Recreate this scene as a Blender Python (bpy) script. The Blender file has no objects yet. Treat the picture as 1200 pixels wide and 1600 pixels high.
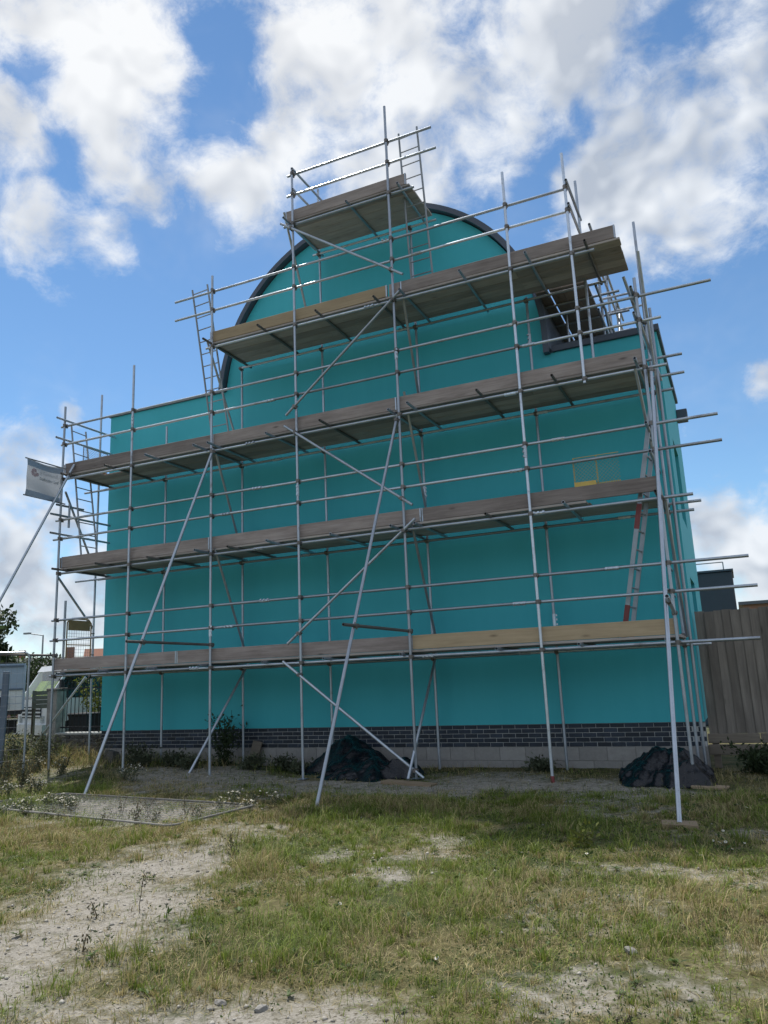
import bpy, bmesh, math, random
import numpy as np
from mathutils import Vector, Matrix

random.seed(7)
rng = np.random.default_rng(11)
S = bpy.context.scene
COL = S.collection
R = math.radians

# ------------------------------------------------------------------ camera
CAM = (12.921, -13.277, 1.562)
cd = bpy.data.cameras.new('camera')
cam = bpy.data.objects.new('camera', cd); COL.objects.link(cam)
ROWS = ((0.90809, 0.41669, -0.04174), (-0.12492, 0.17440, -0.97672), (-0.39971, 0.89216, 0.21043))
right, down, fwd = (Vector(r) for r in ROWS)
m = Matrix((right, -down, -fwd)).transposed().to_4x4()
m.translation = CAM
cam.matrix_world = m
cd.sensor_fit = 'VERTICAL'; cd.sensor_height = 36.0; cd.lens = 36.0 * 1206.57 / 1600
cd.clip_start = 0.05; cd.clip_end = 6000
S.camera = cam

# ------------------------------------------------------------------ exposure
S.view_settings.view_transform = 'Standard'; S.view_settings.look = 'None'
S.view_settings.exposure = 1.22; S.view_settings.gamma = 1.0
S.view_settings.use_curve_mapping = False

# ------------------------------------------------------------------ world
SUN_EL, SUN_AZ = 60.0, -48.0          # azimuth from +Y towards +X
SKY_STRENGTH = 0.054; CLOUD_STRENGTH = 0.50
sd = Vector((math.sin(R(SUN_AZ)) * math.cos(R(SUN_EL)), math.cos(R(SUN_AZ)) * math.cos(R(SUN_EL)), math.sin(R(SUN_EL))))
W = bpy.data.worlds.new('World'); S.world = W; W.use_nodes = True
nt = W.node_tree; nt.nodes.clear()


class NB:
    """tiny node builder"""
    def __init__(s, tree): s.t = tree
    def n(s, typ, **kw):
        nd = s.t.nodes.new(typ)
        for k, v in kw.items():
            if k in ('ins',):
                for kk, vv in v.items():
                    s.put(nd.inputs[kk], vv)
            else: setattr(nd, k, v)
        return nd
    def put(s, sock, v):
        if isinstance(v, bpy.types.NodeSocket): s.t.links.new(v, sock)
        else: sock.default_value = v
    def math(s, op, a, b=0.0, c=None, clamp=False):
        nd = s.n('ShaderNodeMath', operation=op, use_clamp=clamp)
        s.put(nd.inputs[0], a); s.put(nd.inputs[1], b)
        if c is not None: s.put(nd.inputs[2], c)
        return nd.outputs[0]
    def vmath(s, op, a, b=(0, 0, 0), out=0):
        nd = s.n('ShaderNodeVectorMath', operation=op)
        s.put(nd.inputs[0], a)
        if op == 'SCALE': s.put(nd.inputs['Scale'], b)
        else: s.put(nd.inputs[1], b)
        return nd.outputs[out]
    def rng(s, v, a, b, c=0.0, d=1.0, smooth=False):
        nd = s.n('ShaderNodeMapRange', interpolation_type='SMOOTHSTEP' if smooth else 'LINEAR')
        for i, q in enumerate((v, a, b, c, d)): s.put(nd.inputs[i], q)
        return nd.outputs[0]
    def noise(s, vec, scale, detail=2.0, rough=0.5, dist=0.0, out=0):
        nd = s.n('ShaderNodeTexNoise')
        if vec is not None: s.put(nd.inputs['Vector'], vec)
        nd.inputs['Scale'].default_value = scale; nd.inputs['Detail'].default_value = detail
        nd.inputs['Roughness'].default_value = rough; nd.inputs['Distortion'].default_value = dist
        return nd.outputs[out]
    def mix(s, f, a, b, blend='MIX'):
        nd = s.n('ShaderNodeMix', data_type='RGBA', blend_type=blend)
        s.put(nd.inputs[0], f); s.put(nd.inputs[6], a); s.put(nd.inputs[7], b)
        return nd.outputs[2]


def c4(c): return (c[0], c[1], c[2], 1.0)


# direction (x, y, z) and angular radius of the cloud banks and of the blue gaps between them
CLOUDS = [(-0.525,0.536,0.661,0.101),(-0.568,0.463,0.681,0.056),(-0.566,0.583,0.582,0.056),(-0.562,0.616,0.552,0.043),(-0.639,0.500,0.584,0.055),(-0.656,0.554,0.513,0.057),(-0.610,0.603,0.514,0.039),(-0.345,0.649,0.678,0.107),(-0.407,0.667,0.624,0.059),(-0.472,0.670,0.573,0.056),(-0.216,0.708,0.672,0.133),(-0.304,0.757,0.579,0.083),(-0.190,0.758,0.624,0.079),(-0.081,0.741,0.666,0.099),(-0.003,0.831,0.557,0.104),(-0.081,0.834,0.545,0.070),(0.080,0.802,0.592,0.095),(0.007,0.872,0.490,0.047),(0.066,0.945,0.322,0.029),(0.010,0.988,0.152,0.063),(0.045,0.994,0.104,0.082),(-0.743,0.620,0.252,0.070),(-0.761,0.635,0.134,0.095),(-0.722,0.686,0.090,0.095),(-0.718,0.665,0.205,0.045),(-0.693,0.645,0.321,0.018),]
GAPS = [(-0.432,0.585,0.686,0.031),(-0.451,0.617,0.645,0.032),(-0.473,0.641,0.605,0.029),(-0.603,0.545,0.582,0.033),(-0.597,0.493,0.633,0.029),(-0.128,0.796,0.591,0.027),(-0.095,0.787,0.610,0.015),(-0.152,0.820,0.551,0.022),(-0.615,0.651,0.445,0.105),(-0.534,0.693,0.485,0.061),(0.003,0.931,0.366,0.087),(-0.709,0.611,0.353,0.049),(-0.728,0.669,0.150,0.016),(-0.114,0.943,0.312,0.074)]
b = NB(nt)
tc = b.n('ShaderNodeTexCoord')
D0 = tc.outputs['Generated']
wn = b.noise(D0, 9.0, 2.0, 0.5, out=1)
warp = b.vmath('SCALE', b.vmath('SUBTRACT', wn, (0.5, 0.5, 0.5)), 0.06)
DW = b.vmath('NORMALIZE', b.vmath('ADD', D0, warp))
def field(lst, k0):
    acc = 0.0
    for x, y, z, r in lst:
        l = math.sqrt(x*x + y*y + z*z)
        d = b.vmath('DISTANCE', DW, (x/l, y/l, z/l), out=1)
        acc = b.math('MAXIMUM', b.math('MULTIPLY_ADD', d, -1.0 / (r * k0), 1.0), acc)
    return b.rng(acc, 0, 1, 0, 1, True)
sepd = b.n('ShaderNodeSeparateXYZ'); nt.links.new(D0, sepd.inputs[0])
# clouds elsewhere in the sky go on with the same kind of cover
front = b.vmath('DOT_PRODUCT', D0, tuple(fwd), out=1)
base = b.rng(b.noise(D0, 2.6, 3.0, 0.5), 0.36, 0.54, 0, 1, True)
base = b.math('MULTIPLY', base, b.rng(front, 0.72, 0.86, 1.0, 0.0))
cov = b.math('SUBTRACT', b.math('MAXIMUM', field(CLOUDS, 1.95), base), b.math('MULTIPLY', field(GAPS, 2.0), 0.62))
PV = b.vmath('MULTIPLY', b.vmath('ADD', D0, b.vmath('SCALE', warp, 0.9)), (1.0, 1.0, 1.3))
fb = b.noise(PV, 7.0, 9.0, 0.67, 0.0)
fb_s = b.noise(b.vmath('ADD', PV, tuple(sd * 0.030)), 7.0, 3.0, 0.6, 0.0)
fb_l = b.noise(PV, 7.0, 3.0, 0.6, 0.0)
raw = b.math('ADD', b.math('MULTIPLY', cov, 0.78), b.math('MULTIPLY', b.math('SUBTRACT', fb, 0.5), 2.6))
dens = b.rng(raw, 0.06, 0.84, 0, 0.97, True)
wisp = b.rng(b.noise(PV, 3.1, 5.0, 0.66, 0.0), 0.48, 0.82, 0, 0.22, True)
dens = b.math('MAXIMUM', dens, wisp)
horizon_haze = b.rng(sepd.outputs[2], 0.0, 0.16, 0.45, 0.0, True)
dens = b.math('MAXIMUM', dens, horizon_haze)
lit = b.math('ADD', 0.60, b.math('MULTIPLY', b.math('SUBTRACT', fb_l, fb_s), 5.5))
thick = b.rng(raw, 0.40, 1.0, 0, 1, True)
lit = b.math('SUBTRACT', lit, b.math('MULTIPLY', thick, 0.28), clamp=True)
sunp = b.rng(b.vmath('DOT_PRODUCT', D0, tuple(sd), out=1), 0.80, 0.99, 0, 1, True)
ccol = b.mix(lit, (0.42, 0.47, 0.55, 1), (0.75, 0.785, 0.83, 1))
ccol = b.mix(b.math('MULTIPLY', sunp, 0.40), ccol, (1.0, 0.97, 0.92, 1))
sky = b.n('ShaderNodeTexSky', sky_type='NISHITA', sun_disc=False, sun_elevation=R(SUN_EL), sun_rotation=R(SUN_AZ),
          altitude=60, air_density=1.0, dust_density=0.0, ozone_density=1.6)
bg1 = b.n('ShaderNodeBackground'); nt.links.new(b.vmath('MULTIPLY', sky.outputs[0], (0.80, 0.99, 1.08)), bg1.inputs[0]); bg1.inputs[1].default_value = SKY_STRENGTH
bg2 = b.n('ShaderNodeBackground'); nt.links.new(ccol, bg2.inputs[0]); bg2.inputs[1].default_value = CLOUD_STRENGTH
ms = b.n('ShaderNodeMixShader'); nt.links.new(dens, ms.inputs[0]); nt.links.new(bg1.outputs[0], ms.inputs[1]); nt.links.new(bg2.outputs[0], ms.inputs[2])
wo = b.n('ShaderNodeOutputWorld'); nt.links.new(ms.outputs[0], wo.inputs[0])
S.cycles.max_bounces = 6; S.cycles.diffuse_bounces = 3; S.cycles.glossy_bounces = 3; S.cycles.transmission_bounces = 6; S.cycles.transparent_max_bounces = 6
W.cycles.sampling_method = 'MANUAL'; W.cycles.sample_map_resolution = 512

# ------------------------------------------------------------------ sun
ld = bpy.data.lights.new('sun', 'SUN'); ld.energy = 2.0; ld.angle = R(1.2); ld.color = (1.0, 0.955, 0.88)
lo = bpy.data.objects.new('sun', ld); COL.objects.link(lo)
lo.rotation_euler = sd.to_track_quat('Z', 'Y').to_euler(); lo.location = (-10, 20, 30)

# ------------------------------------------------------------------ materials
MAT = {}
def material(name, fn):
    mt = bpy.data.materials.new(name); mt.use_nodes = True
    t = mt.node_tree; t.nodes.clear(); q = NB(t)
    out = q.n('ShaderNodeOutputMaterial'); p = q.n('ShaderNodeBsdfPrincipled')
    t.links.new(p.outputs[0], out.inputs[0])
    fn(q, p, out); MAT[name] = mt; return mt

def bump(q, p, h, strength=0.3, dist=0.01):
    nd = q.n('ShaderNodeBump'); q.put(nd.inputs['Height'], h)
    nd.inputs['Strength'].default_value = strength; nd.inputs['Distance'].default_value = dist
    q.t.links.new(nd.outputs[0], p.inputs['Normal'])

def simple(name, col, rough=0.7, metal=0.0, var=0.25, scale=6.0, bmp=0.15, stretch=(1, 1, 1), rnd=0.15, spec=0.4):
    """plain surface with blotchy variation, per-object tint and fine relief"""
    def fn(q, p, out):
        tcn = q.n('ShaderNodeTexCoord'); mp = q.n('ShaderNodeMapping'); q.t.links.new(tcn.outputs['Object'], mp.inputs[0])
        mp.inputs['Scale'].default_value = stretch
        oi = q.n('ShaderNodeObjectInfo')
        v = q.vmath('ADD', mp.outputs[0], q.vmath('SCALE', (7.1, 3.3, 5.7), oi.outputs['Random']))
        n1 = q.noise(v, scale, 6, 0.62); n2 = q.noise(v, scale * 9, 3, 0.6)
        f = q.math('ADD', q.math('MULTIPLY', n1, 0.7), q.math('MULTIPLY', n2, 0.3))
        lo_ = tuple(c * (1 - var) for c in col); hi = tuple(min(1, c * (1 + var)) for c in col)
        cc = q.mix(q.rng(f, 0.3, 0.7), c4(lo_), c4(hi))
        k = q.rng(oi.outputs['Random'], 0, 1, 1 - rnd, 1 + rnd)
        q.put(p.inputs['Base Color'], q.vmath('SCALE', cc, k))
        q.put(p.inputs['Roughness'], q.rng(f, 0.3, 0.7, max(0.05, rough - 0.1), min(1, rough + 0.1)))
        p.inputs['Metallic'].default_value = metal; p.inputs['Specular IOR Level'].default_value = spec
        if bmp: bump(q, p, f, bmp, 0.004)
    return material(name, fn)

def m_render(q, p, out):
    tcn = q.n('ShaderNodeTexCoord'); v = tcn.outputs['Object']
    big = q.noise(v, 0.55, 4, 0.55); fine = q.noise(v, 190, 2, 0.6)
    st = q.n('ShaderNodeMapping'); q.t.links.new(v, st.inputs[0]); st.inputs['Scale'].default_value = (3.2, 3.2, 0.22)
    streak = q.noise(st.outputs[0], 2.0, 5, 0.6)
    f = q.math('ADD', q.math('MULTIPLY', big, 0.72), q.math('MULTIPLY', streak, 0.28))
    q.put(p.inputs['Base Color'], q.mix(q.rng(f, 0.30, 0.70), c4((0.042, 0.425, 0.500)), c4((0.060, 0.485, 0.565))))
    p.inputs['Roughness'].default_value = 0.62; p.inputs['Specular IOR Level'].default_value = 0.42
    bump(q, p, fine, 0.25, 0.002)
material('teal_render', m_render)

def m_galv(name, c0, c1, rough, metal=0.75):
    def fn(q, p, out):
        tcn = q.n('ShaderNodeTexCoord'); oi = q.n('ShaderNodeObjectInfo'); v = q.vmath('ADD', tcn.outputs['Object'], q.vmath('SCALE', (5, 9, 3), oi.outputs['Random']))
        n1 = q.noise(v, 5, 6, 0.65); n2 = q.noise(v, 60, 3, 0.6)
        f = q.math('ADD', q.math('MULTIPLY', n1, 0.6), q.math('MULTIPLY', n2, 0.4))
        cc = q.mix(q.rng(f, 0.3, 0.7), c4(c0), c4(c1))
        rust = q.math('MULTIPLY', q.rng(q.noise(v, 2.3, 7, 0.7), 0.55, 0.70), q.rng(oi.outputs['Random'], 0.25, 0.9, 0.05, 0.8))
        cc = q.mix(rust, cc, c4((0.12, 0.075, 0.055)))
        q.put(p.inputs['Base Color'], q.vmath('SCALE', cc, q.rng(oi.outputs['Random'], 0, 1, 0.75, 1.12)))
        q.put(p.inputs['Metallic'], q.rng(rust, 0, 1, metal, 0.1)); q.put(p.inputs['Roughness'], q.rng(f, 0.3, 0.7, rough - 0.1, rough + 0.12))
        bump(q, p, n2, 0.12, 0.002)
    return material(name, fn)
m_galv('galvanised', (0.33, 0.37, 0.43), (0.52, 0.57, 0.64), 0.40)
m_galv('galvanised_bright', (0.46, 0.51, 0.58), (0.66, 0.72, 0.80), 0.34)
m_galv('coupler_steel', (0.16, 0.15, 0.15), (0.27, 0.25, 0.24), 0.55, 0.6)

def m_wood(name, c0, c1, axis=0, knot=0.5, rough=0.8):
    def fn(q, p, out):
        tcn = q.n('ShaderNodeTexCoord'); oi = q.n('ShaderNodeObjectInfo')
        mp = q.n('ShaderNodeMapping'); q.t.links.new(tcn.outputs['Object'], mp.inputs[0])
        sc = [14.0, 14.0, 14.0]; sc[axis] = 0.7; mp.inputs['Scale'].default_value = sc
        v = q.vmath('ADD', mp.outputs[0], q.vmath('SCALE', (31, 17, 23), oi.outputs['Random']))
        g = q.noise(v, 2.0, 6, 0.65, 0.6); s2 = [3.0, 3.0, 3.0]; s2[axis] = 0.9
        mp2 = q.n('ShaderNodeMapping'); q.t.links.new(tcn.outputs['Object'], mp2.inputs[0]); mp2.inputs['Scale'].default_value = s2
        w = q.vmath('ADD', mp2.outputs[0], q.vmath('SCALE', (13, 7, 29), oi.outputs['Random']))
        blot = q.noise(w, 1.6, 5, 0.6)
        vo = q.n('ShaderNodeTexVoronoi'); q.put(vo.inputs['Vector'], w); vo.inputs['Scale'].default_value = 1.5
        kn = q.math('MULTIPLY', q.rng(vo.outputs['Distance'], 0.0, 0.14, 1.0, 0.0, True), knot)
        cc = q.mix(q.rng(q.math('ADD', q.math('MULTIPLY', g, 0.5), q.math('MULTIPLY', blot, 0.5)), 0.32, 0.68), c4(c0), c4(c1))
        cc = q.mix(kn, cc, c4(tuple(c * 0.42 for c in c0)))
        q.put(p.inputs['Base Color'], q.vmath('SCALE', cc, q.rng(oi.outputs['Random'], 0, 1, 0.74, 1.22)))
        p.inputs['Roughness'].default_value = rough; p.inputs['Specular IOR Level'].default_value = 0.25
        bump(q, p, g, 0.35, 0.004)
    return material(name, fn)
m_wood('old_board', (0.190, 0.158, 0.148), (0.40, 0.345, 0.328), 0, 0.85)
m_wood('new_board', (0.32, 0.240, 0.155), (0.46, 0.36, 0.24), 0, 0.75)
m_wood('deck_board', (0.270, 0.238, 0.225), (0.46, 0.415, 0.39), 0, 0.6)
m_wood('deck_board_deep', (0.20, 0.165, 0.15), (0.34, 0.29, 0.26), 1)
m_wood('fence_wood', (0.130, 0.115, 0.102), (0.265, 0.238, 0.212), 2, 0.85)
m_wood('fence_rail_wood', (0.13, 0.11, 0.09), (0.23, 0.20, 0.165), 0, 0.6)
m_wood('sole_wood', (0.24, 0.18, 0.12), (0.38, 0.29, 0.20), 0)
simple('engineering_brick', (0.023, 0.033, 0.052), 0.5, 0, 0.4, 9, 0.25, rnd=0.4)
simple('mortar', (0.44, 0.45, 0.45), 0.9, 0, 0.2, 20, 0.3)
simple('block_grey', (0.30, 0.29, 0.28), 0.95, 0, 0.16, 14, 0.4, rnd=0.1)
simple('block_joint', (0.24, 0.232, 0.224), 0.95, 0, 0.2, 14, 0.4)
simple('fascia_grey', (0.060, 0.076, 0.105), 0.42, 0.1, 0.15, 2, 0.05, spec=0.5)
simple('roof_membrane', (0.10, 0.105, 0.115), 0.8, 0, 0.2, 2, 0.1)
simple('coping_grey', (0.11, 0.125, 0.15), 0.45, 0.2, 0.12, 2, 0.05)
simple('ladder_steel', (0.30, 0.32, 0.35), 0.45, 0.55, 0.2, 5, 0.05)
simple('ladder_alu', (0.30, 0.33, 0.36), 0.42, 0.6, 0.18, 5, 0.05)
simple('red_paint', (0.20, 0.048, 0.05), 0.5, 0, 0.2, 5, 0.05)
simple('yellow_plastic', (0.52, 0.37, 0.10), 0.5, 0, 0.15, 9, 0.05)
simple('gate_tan', (0.34, 0.25, 0.13), 0.6, 0, 0.15, 6, 0.05)
simple('gate_orange', (0.42, 0.16, 0.05), 0.6, 0, 0.2, 6, 0.05)
simple('wire', (0.30, 0.31, 0.33), 0.5, 0.5, 0.1, 5, 0)
simple('white_plastic', (0.72, 0.72, 0.72), 0.5, 0, 0.06, 4, 0)
simple('stone_grey', (0.22, 0.21, 0.195), 0.9, 0, 0.4, 7, 0.7, rnd=0.25)
simple('stone_dark', (0.10, 0.095, 0.09), 0.9, 0, 0.45, 9, 0.7, rnd=0.45)
simple('railing_black', (0.015, 0.016, 0.02), 0.5, 0.2, 0.2, 8, 0)
simple('container_dark', (0.055, 0.062, 0.085), 0.6, 0, 0.15, 1, 0.05)
simple('brick_far', (0.30, 0.17, 0.125), 0.9, 0, 0.15, 3, 0.2)
simple('concrete_grey', (0.36, 0.36, 0.35), 0.9, 0, 0.2, 5, 0.3)
simple('truck_white', (0.62, 0.64, 0.66), 0.35, 0, 0.08, 2, 0, spec=0.5)
simple('panel_blue', (0.30, 0.37, 0.47), 0.45, 0.1, 0.1, 1.5, 0.03)
simple('post_blue', (0.13, 0.17, 0.23), 0.5, 0.3, 0.15, 3, 0.03)
simple('rubber', (0.018, 0.018, 0.02), 0.85, 0, 0.2, 9, 0.2)
simple('chassis_dark', (0.025, 0.026, 0.03), 0.7, 0, 0.3, 5, 0.1)
simple('hi_vis', (0.58, 0.74, 0.08), 0.7, 0, 0.2, 5, 0.2)
simple('lamp_grey', (0.25, 0.27, 0.29), 0.5, 0.5, 0.1, 3, 0)
simple('house_wall', (0.50, 0.42, 0.36), 0.9, 0, 0.1, 1, 0.1)
simple('roof_tile', (0.33, 0.16, 0.11), 0.85, 0, 0.2, 2, 0.3)
simple('roof_slate', (0.10, 0.11, 0.12), 0.8, 0, 0.2, 2, 0.3)
simple('bark', (0.10, 0.085, 0.07), 0.95, 0, 0.4, 12, 0.6)
simple('asphalt', (0.055, 0.056, 0.058), 0.9, 0, 0.25, 3, 0.3)
simple('kerb_stone', (0.33, 0.33, 0.32), 0.9, 0, 0.2, 5, 0.3)
simple('hill_field', (0.13, 0.16, 0.07), 1.0, 0, 0.35, 0.02, 0)
simple('rose_ink', (0.42, 0.33, 0.37), 0.8, 0, 0.05, 5, 0)
simple('text_ink', (0.395, 0.425, 0.465), 0.8, 0, 0.05, 5, 0)

def m_glass(q, p, out):
    p.inputs['Base Color'].default_value = (0.012, 0.016, 0.022, 1); p.inputs['Roughness'].default_value = 0.06
    p.inputs['Specular IOR Level'].default_value = 0.6
material('dark_glass', m_glass)
def m_clearglass(q, p, out):
    p.inputs['Base Color'].default_value = (0.62, 0.67, 0.70, 1); p.inputs['Roughness'].default_value = 0.05; p.inputs['Specular IOR Level'].default_value = 0.8
    tr = q.n('ShaderNodeBsdfTransparent'); tr.inputs[0].default_value = (0.94, 0.96, 0.96, 1); mx = q.n('ShaderNodeMixShader'); mx.inputs[0].default_value = 0.72
    q.t.links.new(p.outputs[0], mx.inputs[1]); q.t.links.new(tr.outputs[0], mx.inputs[2]); q.t.links.new(mx.outputs[0], out.inputs[0])
material('screen_glass', m_clearglass)
def m_tarp(q, p, out):
    tcn = q.n('ShaderNodeTexCoord'); v = tcn.outputs['Object']
    n = q.noise(v, 9, 6, 0.6, 0.8)
    dust = q.rng(q.noise(v, 3.3, 6, 0.65), 0.5, 0.8, 0, 0.5)
    q.put(p.inputs['Base Color'], q.mix(dust, c4((0.003, 0.0045, 0.008)), c4((0.014, 0.016, 0.021))))
    q.put(p.inputs['Roughness'], q.rng(n, 0.3, 0.7, 0.14, 0.40)); p.inputs['Specular IOR Level'].default_value = 0.5
    bump(q, p, n, 0.45, 0.03)
material('black_polythene', m_tarp)
def m_banner(q, p, out):
    tcn = q.n('ShaderNodeTexCoord'); n = q.noise(tcn.outputs['Object'], 3, 4, 0.6)
    q.put(p.inputs['Base Color'], q.mix(n, c4((0.38, 0.41, 0.45)), c4((0.46, 0.49, 0.53)))); p.inputs['Roughness'].default_value = 0.7
    tr = q.n('ShaderNodeBsdfTranslucent'); tr.inputs[0].default_value = (0.42, 0.45, 0.50, 1)
    mx = q.n('ShaderNodeMixShader'); mx.inputs[0].default_value = 0.35
    q.t.links.new(p.outputs[0], mx.inputs[1]); q.t.links.new(tr.outputs[0], mx.inputs[2]); q.t.links.new(mx.outputs[0], out.inputs[0])
material('banner_cloth', m_banner)
def m_leafy(name, use_attr=True, col=(0.06, 0.10, 0.03), var=0.4, trans=0.3):
    def fn(q, p, out):
        if use_attr:
            a = q.n('ShaderNodeAttribute', attribute_name='tint'); cc = a.outputs['Color']
        else:
            g = q.n('ShaderNodeNewGeometry'); oi = q.n('ShaderNodeObjectInfo')
            cc = q.mix(g.outputs['Random Per Island'], c4(tuple(c * (1 - var) for c in col)), c4(tuple(c * (1 + var) for c in col)))
            cc = q.vmath('SCALE', cc, q.rng(oi.outputs['Random'], 0, 1, 0.85, 1.15))
        q.put(p.inputs['Base Color'], cc); p.inputs['Roughness'].default_value = 0.6; p.inputs['Specular IOR Level'].default_value = 0.3
        tr = q.n('ShaderNodeBsdfTranslucent'); q.put(tr.inputs[0], cc)
        mx = q.n('ShaderNodeMixShader'); mx.inputs[0].default_value = trans
        q.t.links.new(p.outputs[0], mx.inputs[1]); q.t.links.new(tr.outputs[0], mx.inputs[2]); q.t.links.new(mx.outputs[0], out.inputs[0])
    return material(name, fn)
m_leafy('grass_blade')
m_leafy('leaf_mid', False, (0.075, 0.118, 0.034), 0.45)
m_leafy('leaf_dark', False, (0.038, 0.060, 0.024), 0.5)
m_leafy('leaf_yellow', False, (0.15, 0.17, 0.035), 0.4)
m_leafy('leaf_grey', False, (0.085, 0.100, 0.060), 0.4)
m_leafy('petal_white', False, (0.66, 0.65, 0.60), 0.12, 0.25)
m_leafy('petal_yellow', False, (0.60, 0.44, 0.03), 0.12, 0.2)
m_leafy('stem_brown', False, (0.115, 0.088, 0.05), 0.35, 0.1)
def m_ground(q, p, out):
    tcn = q.n('ShaderNodeTexCoord'); v = tcn.outputs['Object']
    at = q.n('ShaderNodeAttribute', attribute_name='bare'); bare = at.outputs['Fac']
    n1 = q.noise(v, 1.3, 6, 0.6); n2 = q.noise(v, 9, 6, 0.7); n3 = q.noise(v, 65, 4, 0.7)
    soil = q.mix(q.rng(n2, 0.3, 0.7), c4((0.160, 0.145, 0.122)), c4((0.285, 0.262, 0.225)))
    soil = q.mix(q.rng(n3, 0.35, 0.75), soil, c4((0.43, 0.405, 0.36)))
    soil = q.mix(q.rng(q.noise(v, 30, 3, 0.6), 0.56, 0.7), soil, c4((0.09, 0.076, 0.056)))
    thatch = q.mix(q.rng(n2, 0.3, 0.7), c4((0.075, 0.072, 0.030)), c4((0.190, 0.165, 0.085)))
    thatch = q.mix(q.rng(n1, 0.45, 0.6), thatch, c4((0.055, 0.068, 0.024)))
    f = q.rng(q.math('ADD', bare, q.math('MULTIPLY', q.math('SUBTRACT', n2, 0.5), 1.9)), 0.10, 0.95, 0, 1, True)
    q.put(p.inputs['Base Color'], q.mix(f, thatch, soil)); p.inputs['Roughness'].default_value = 0.95; p.inputs['Specular IOR Level'].default_value = 0.15
    bump(q, p, q.math('ADD', n2, q.math('MULTIPLY', n3, 0.5)), 0.7, 0.03)
material('earth', m_ground)

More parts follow.
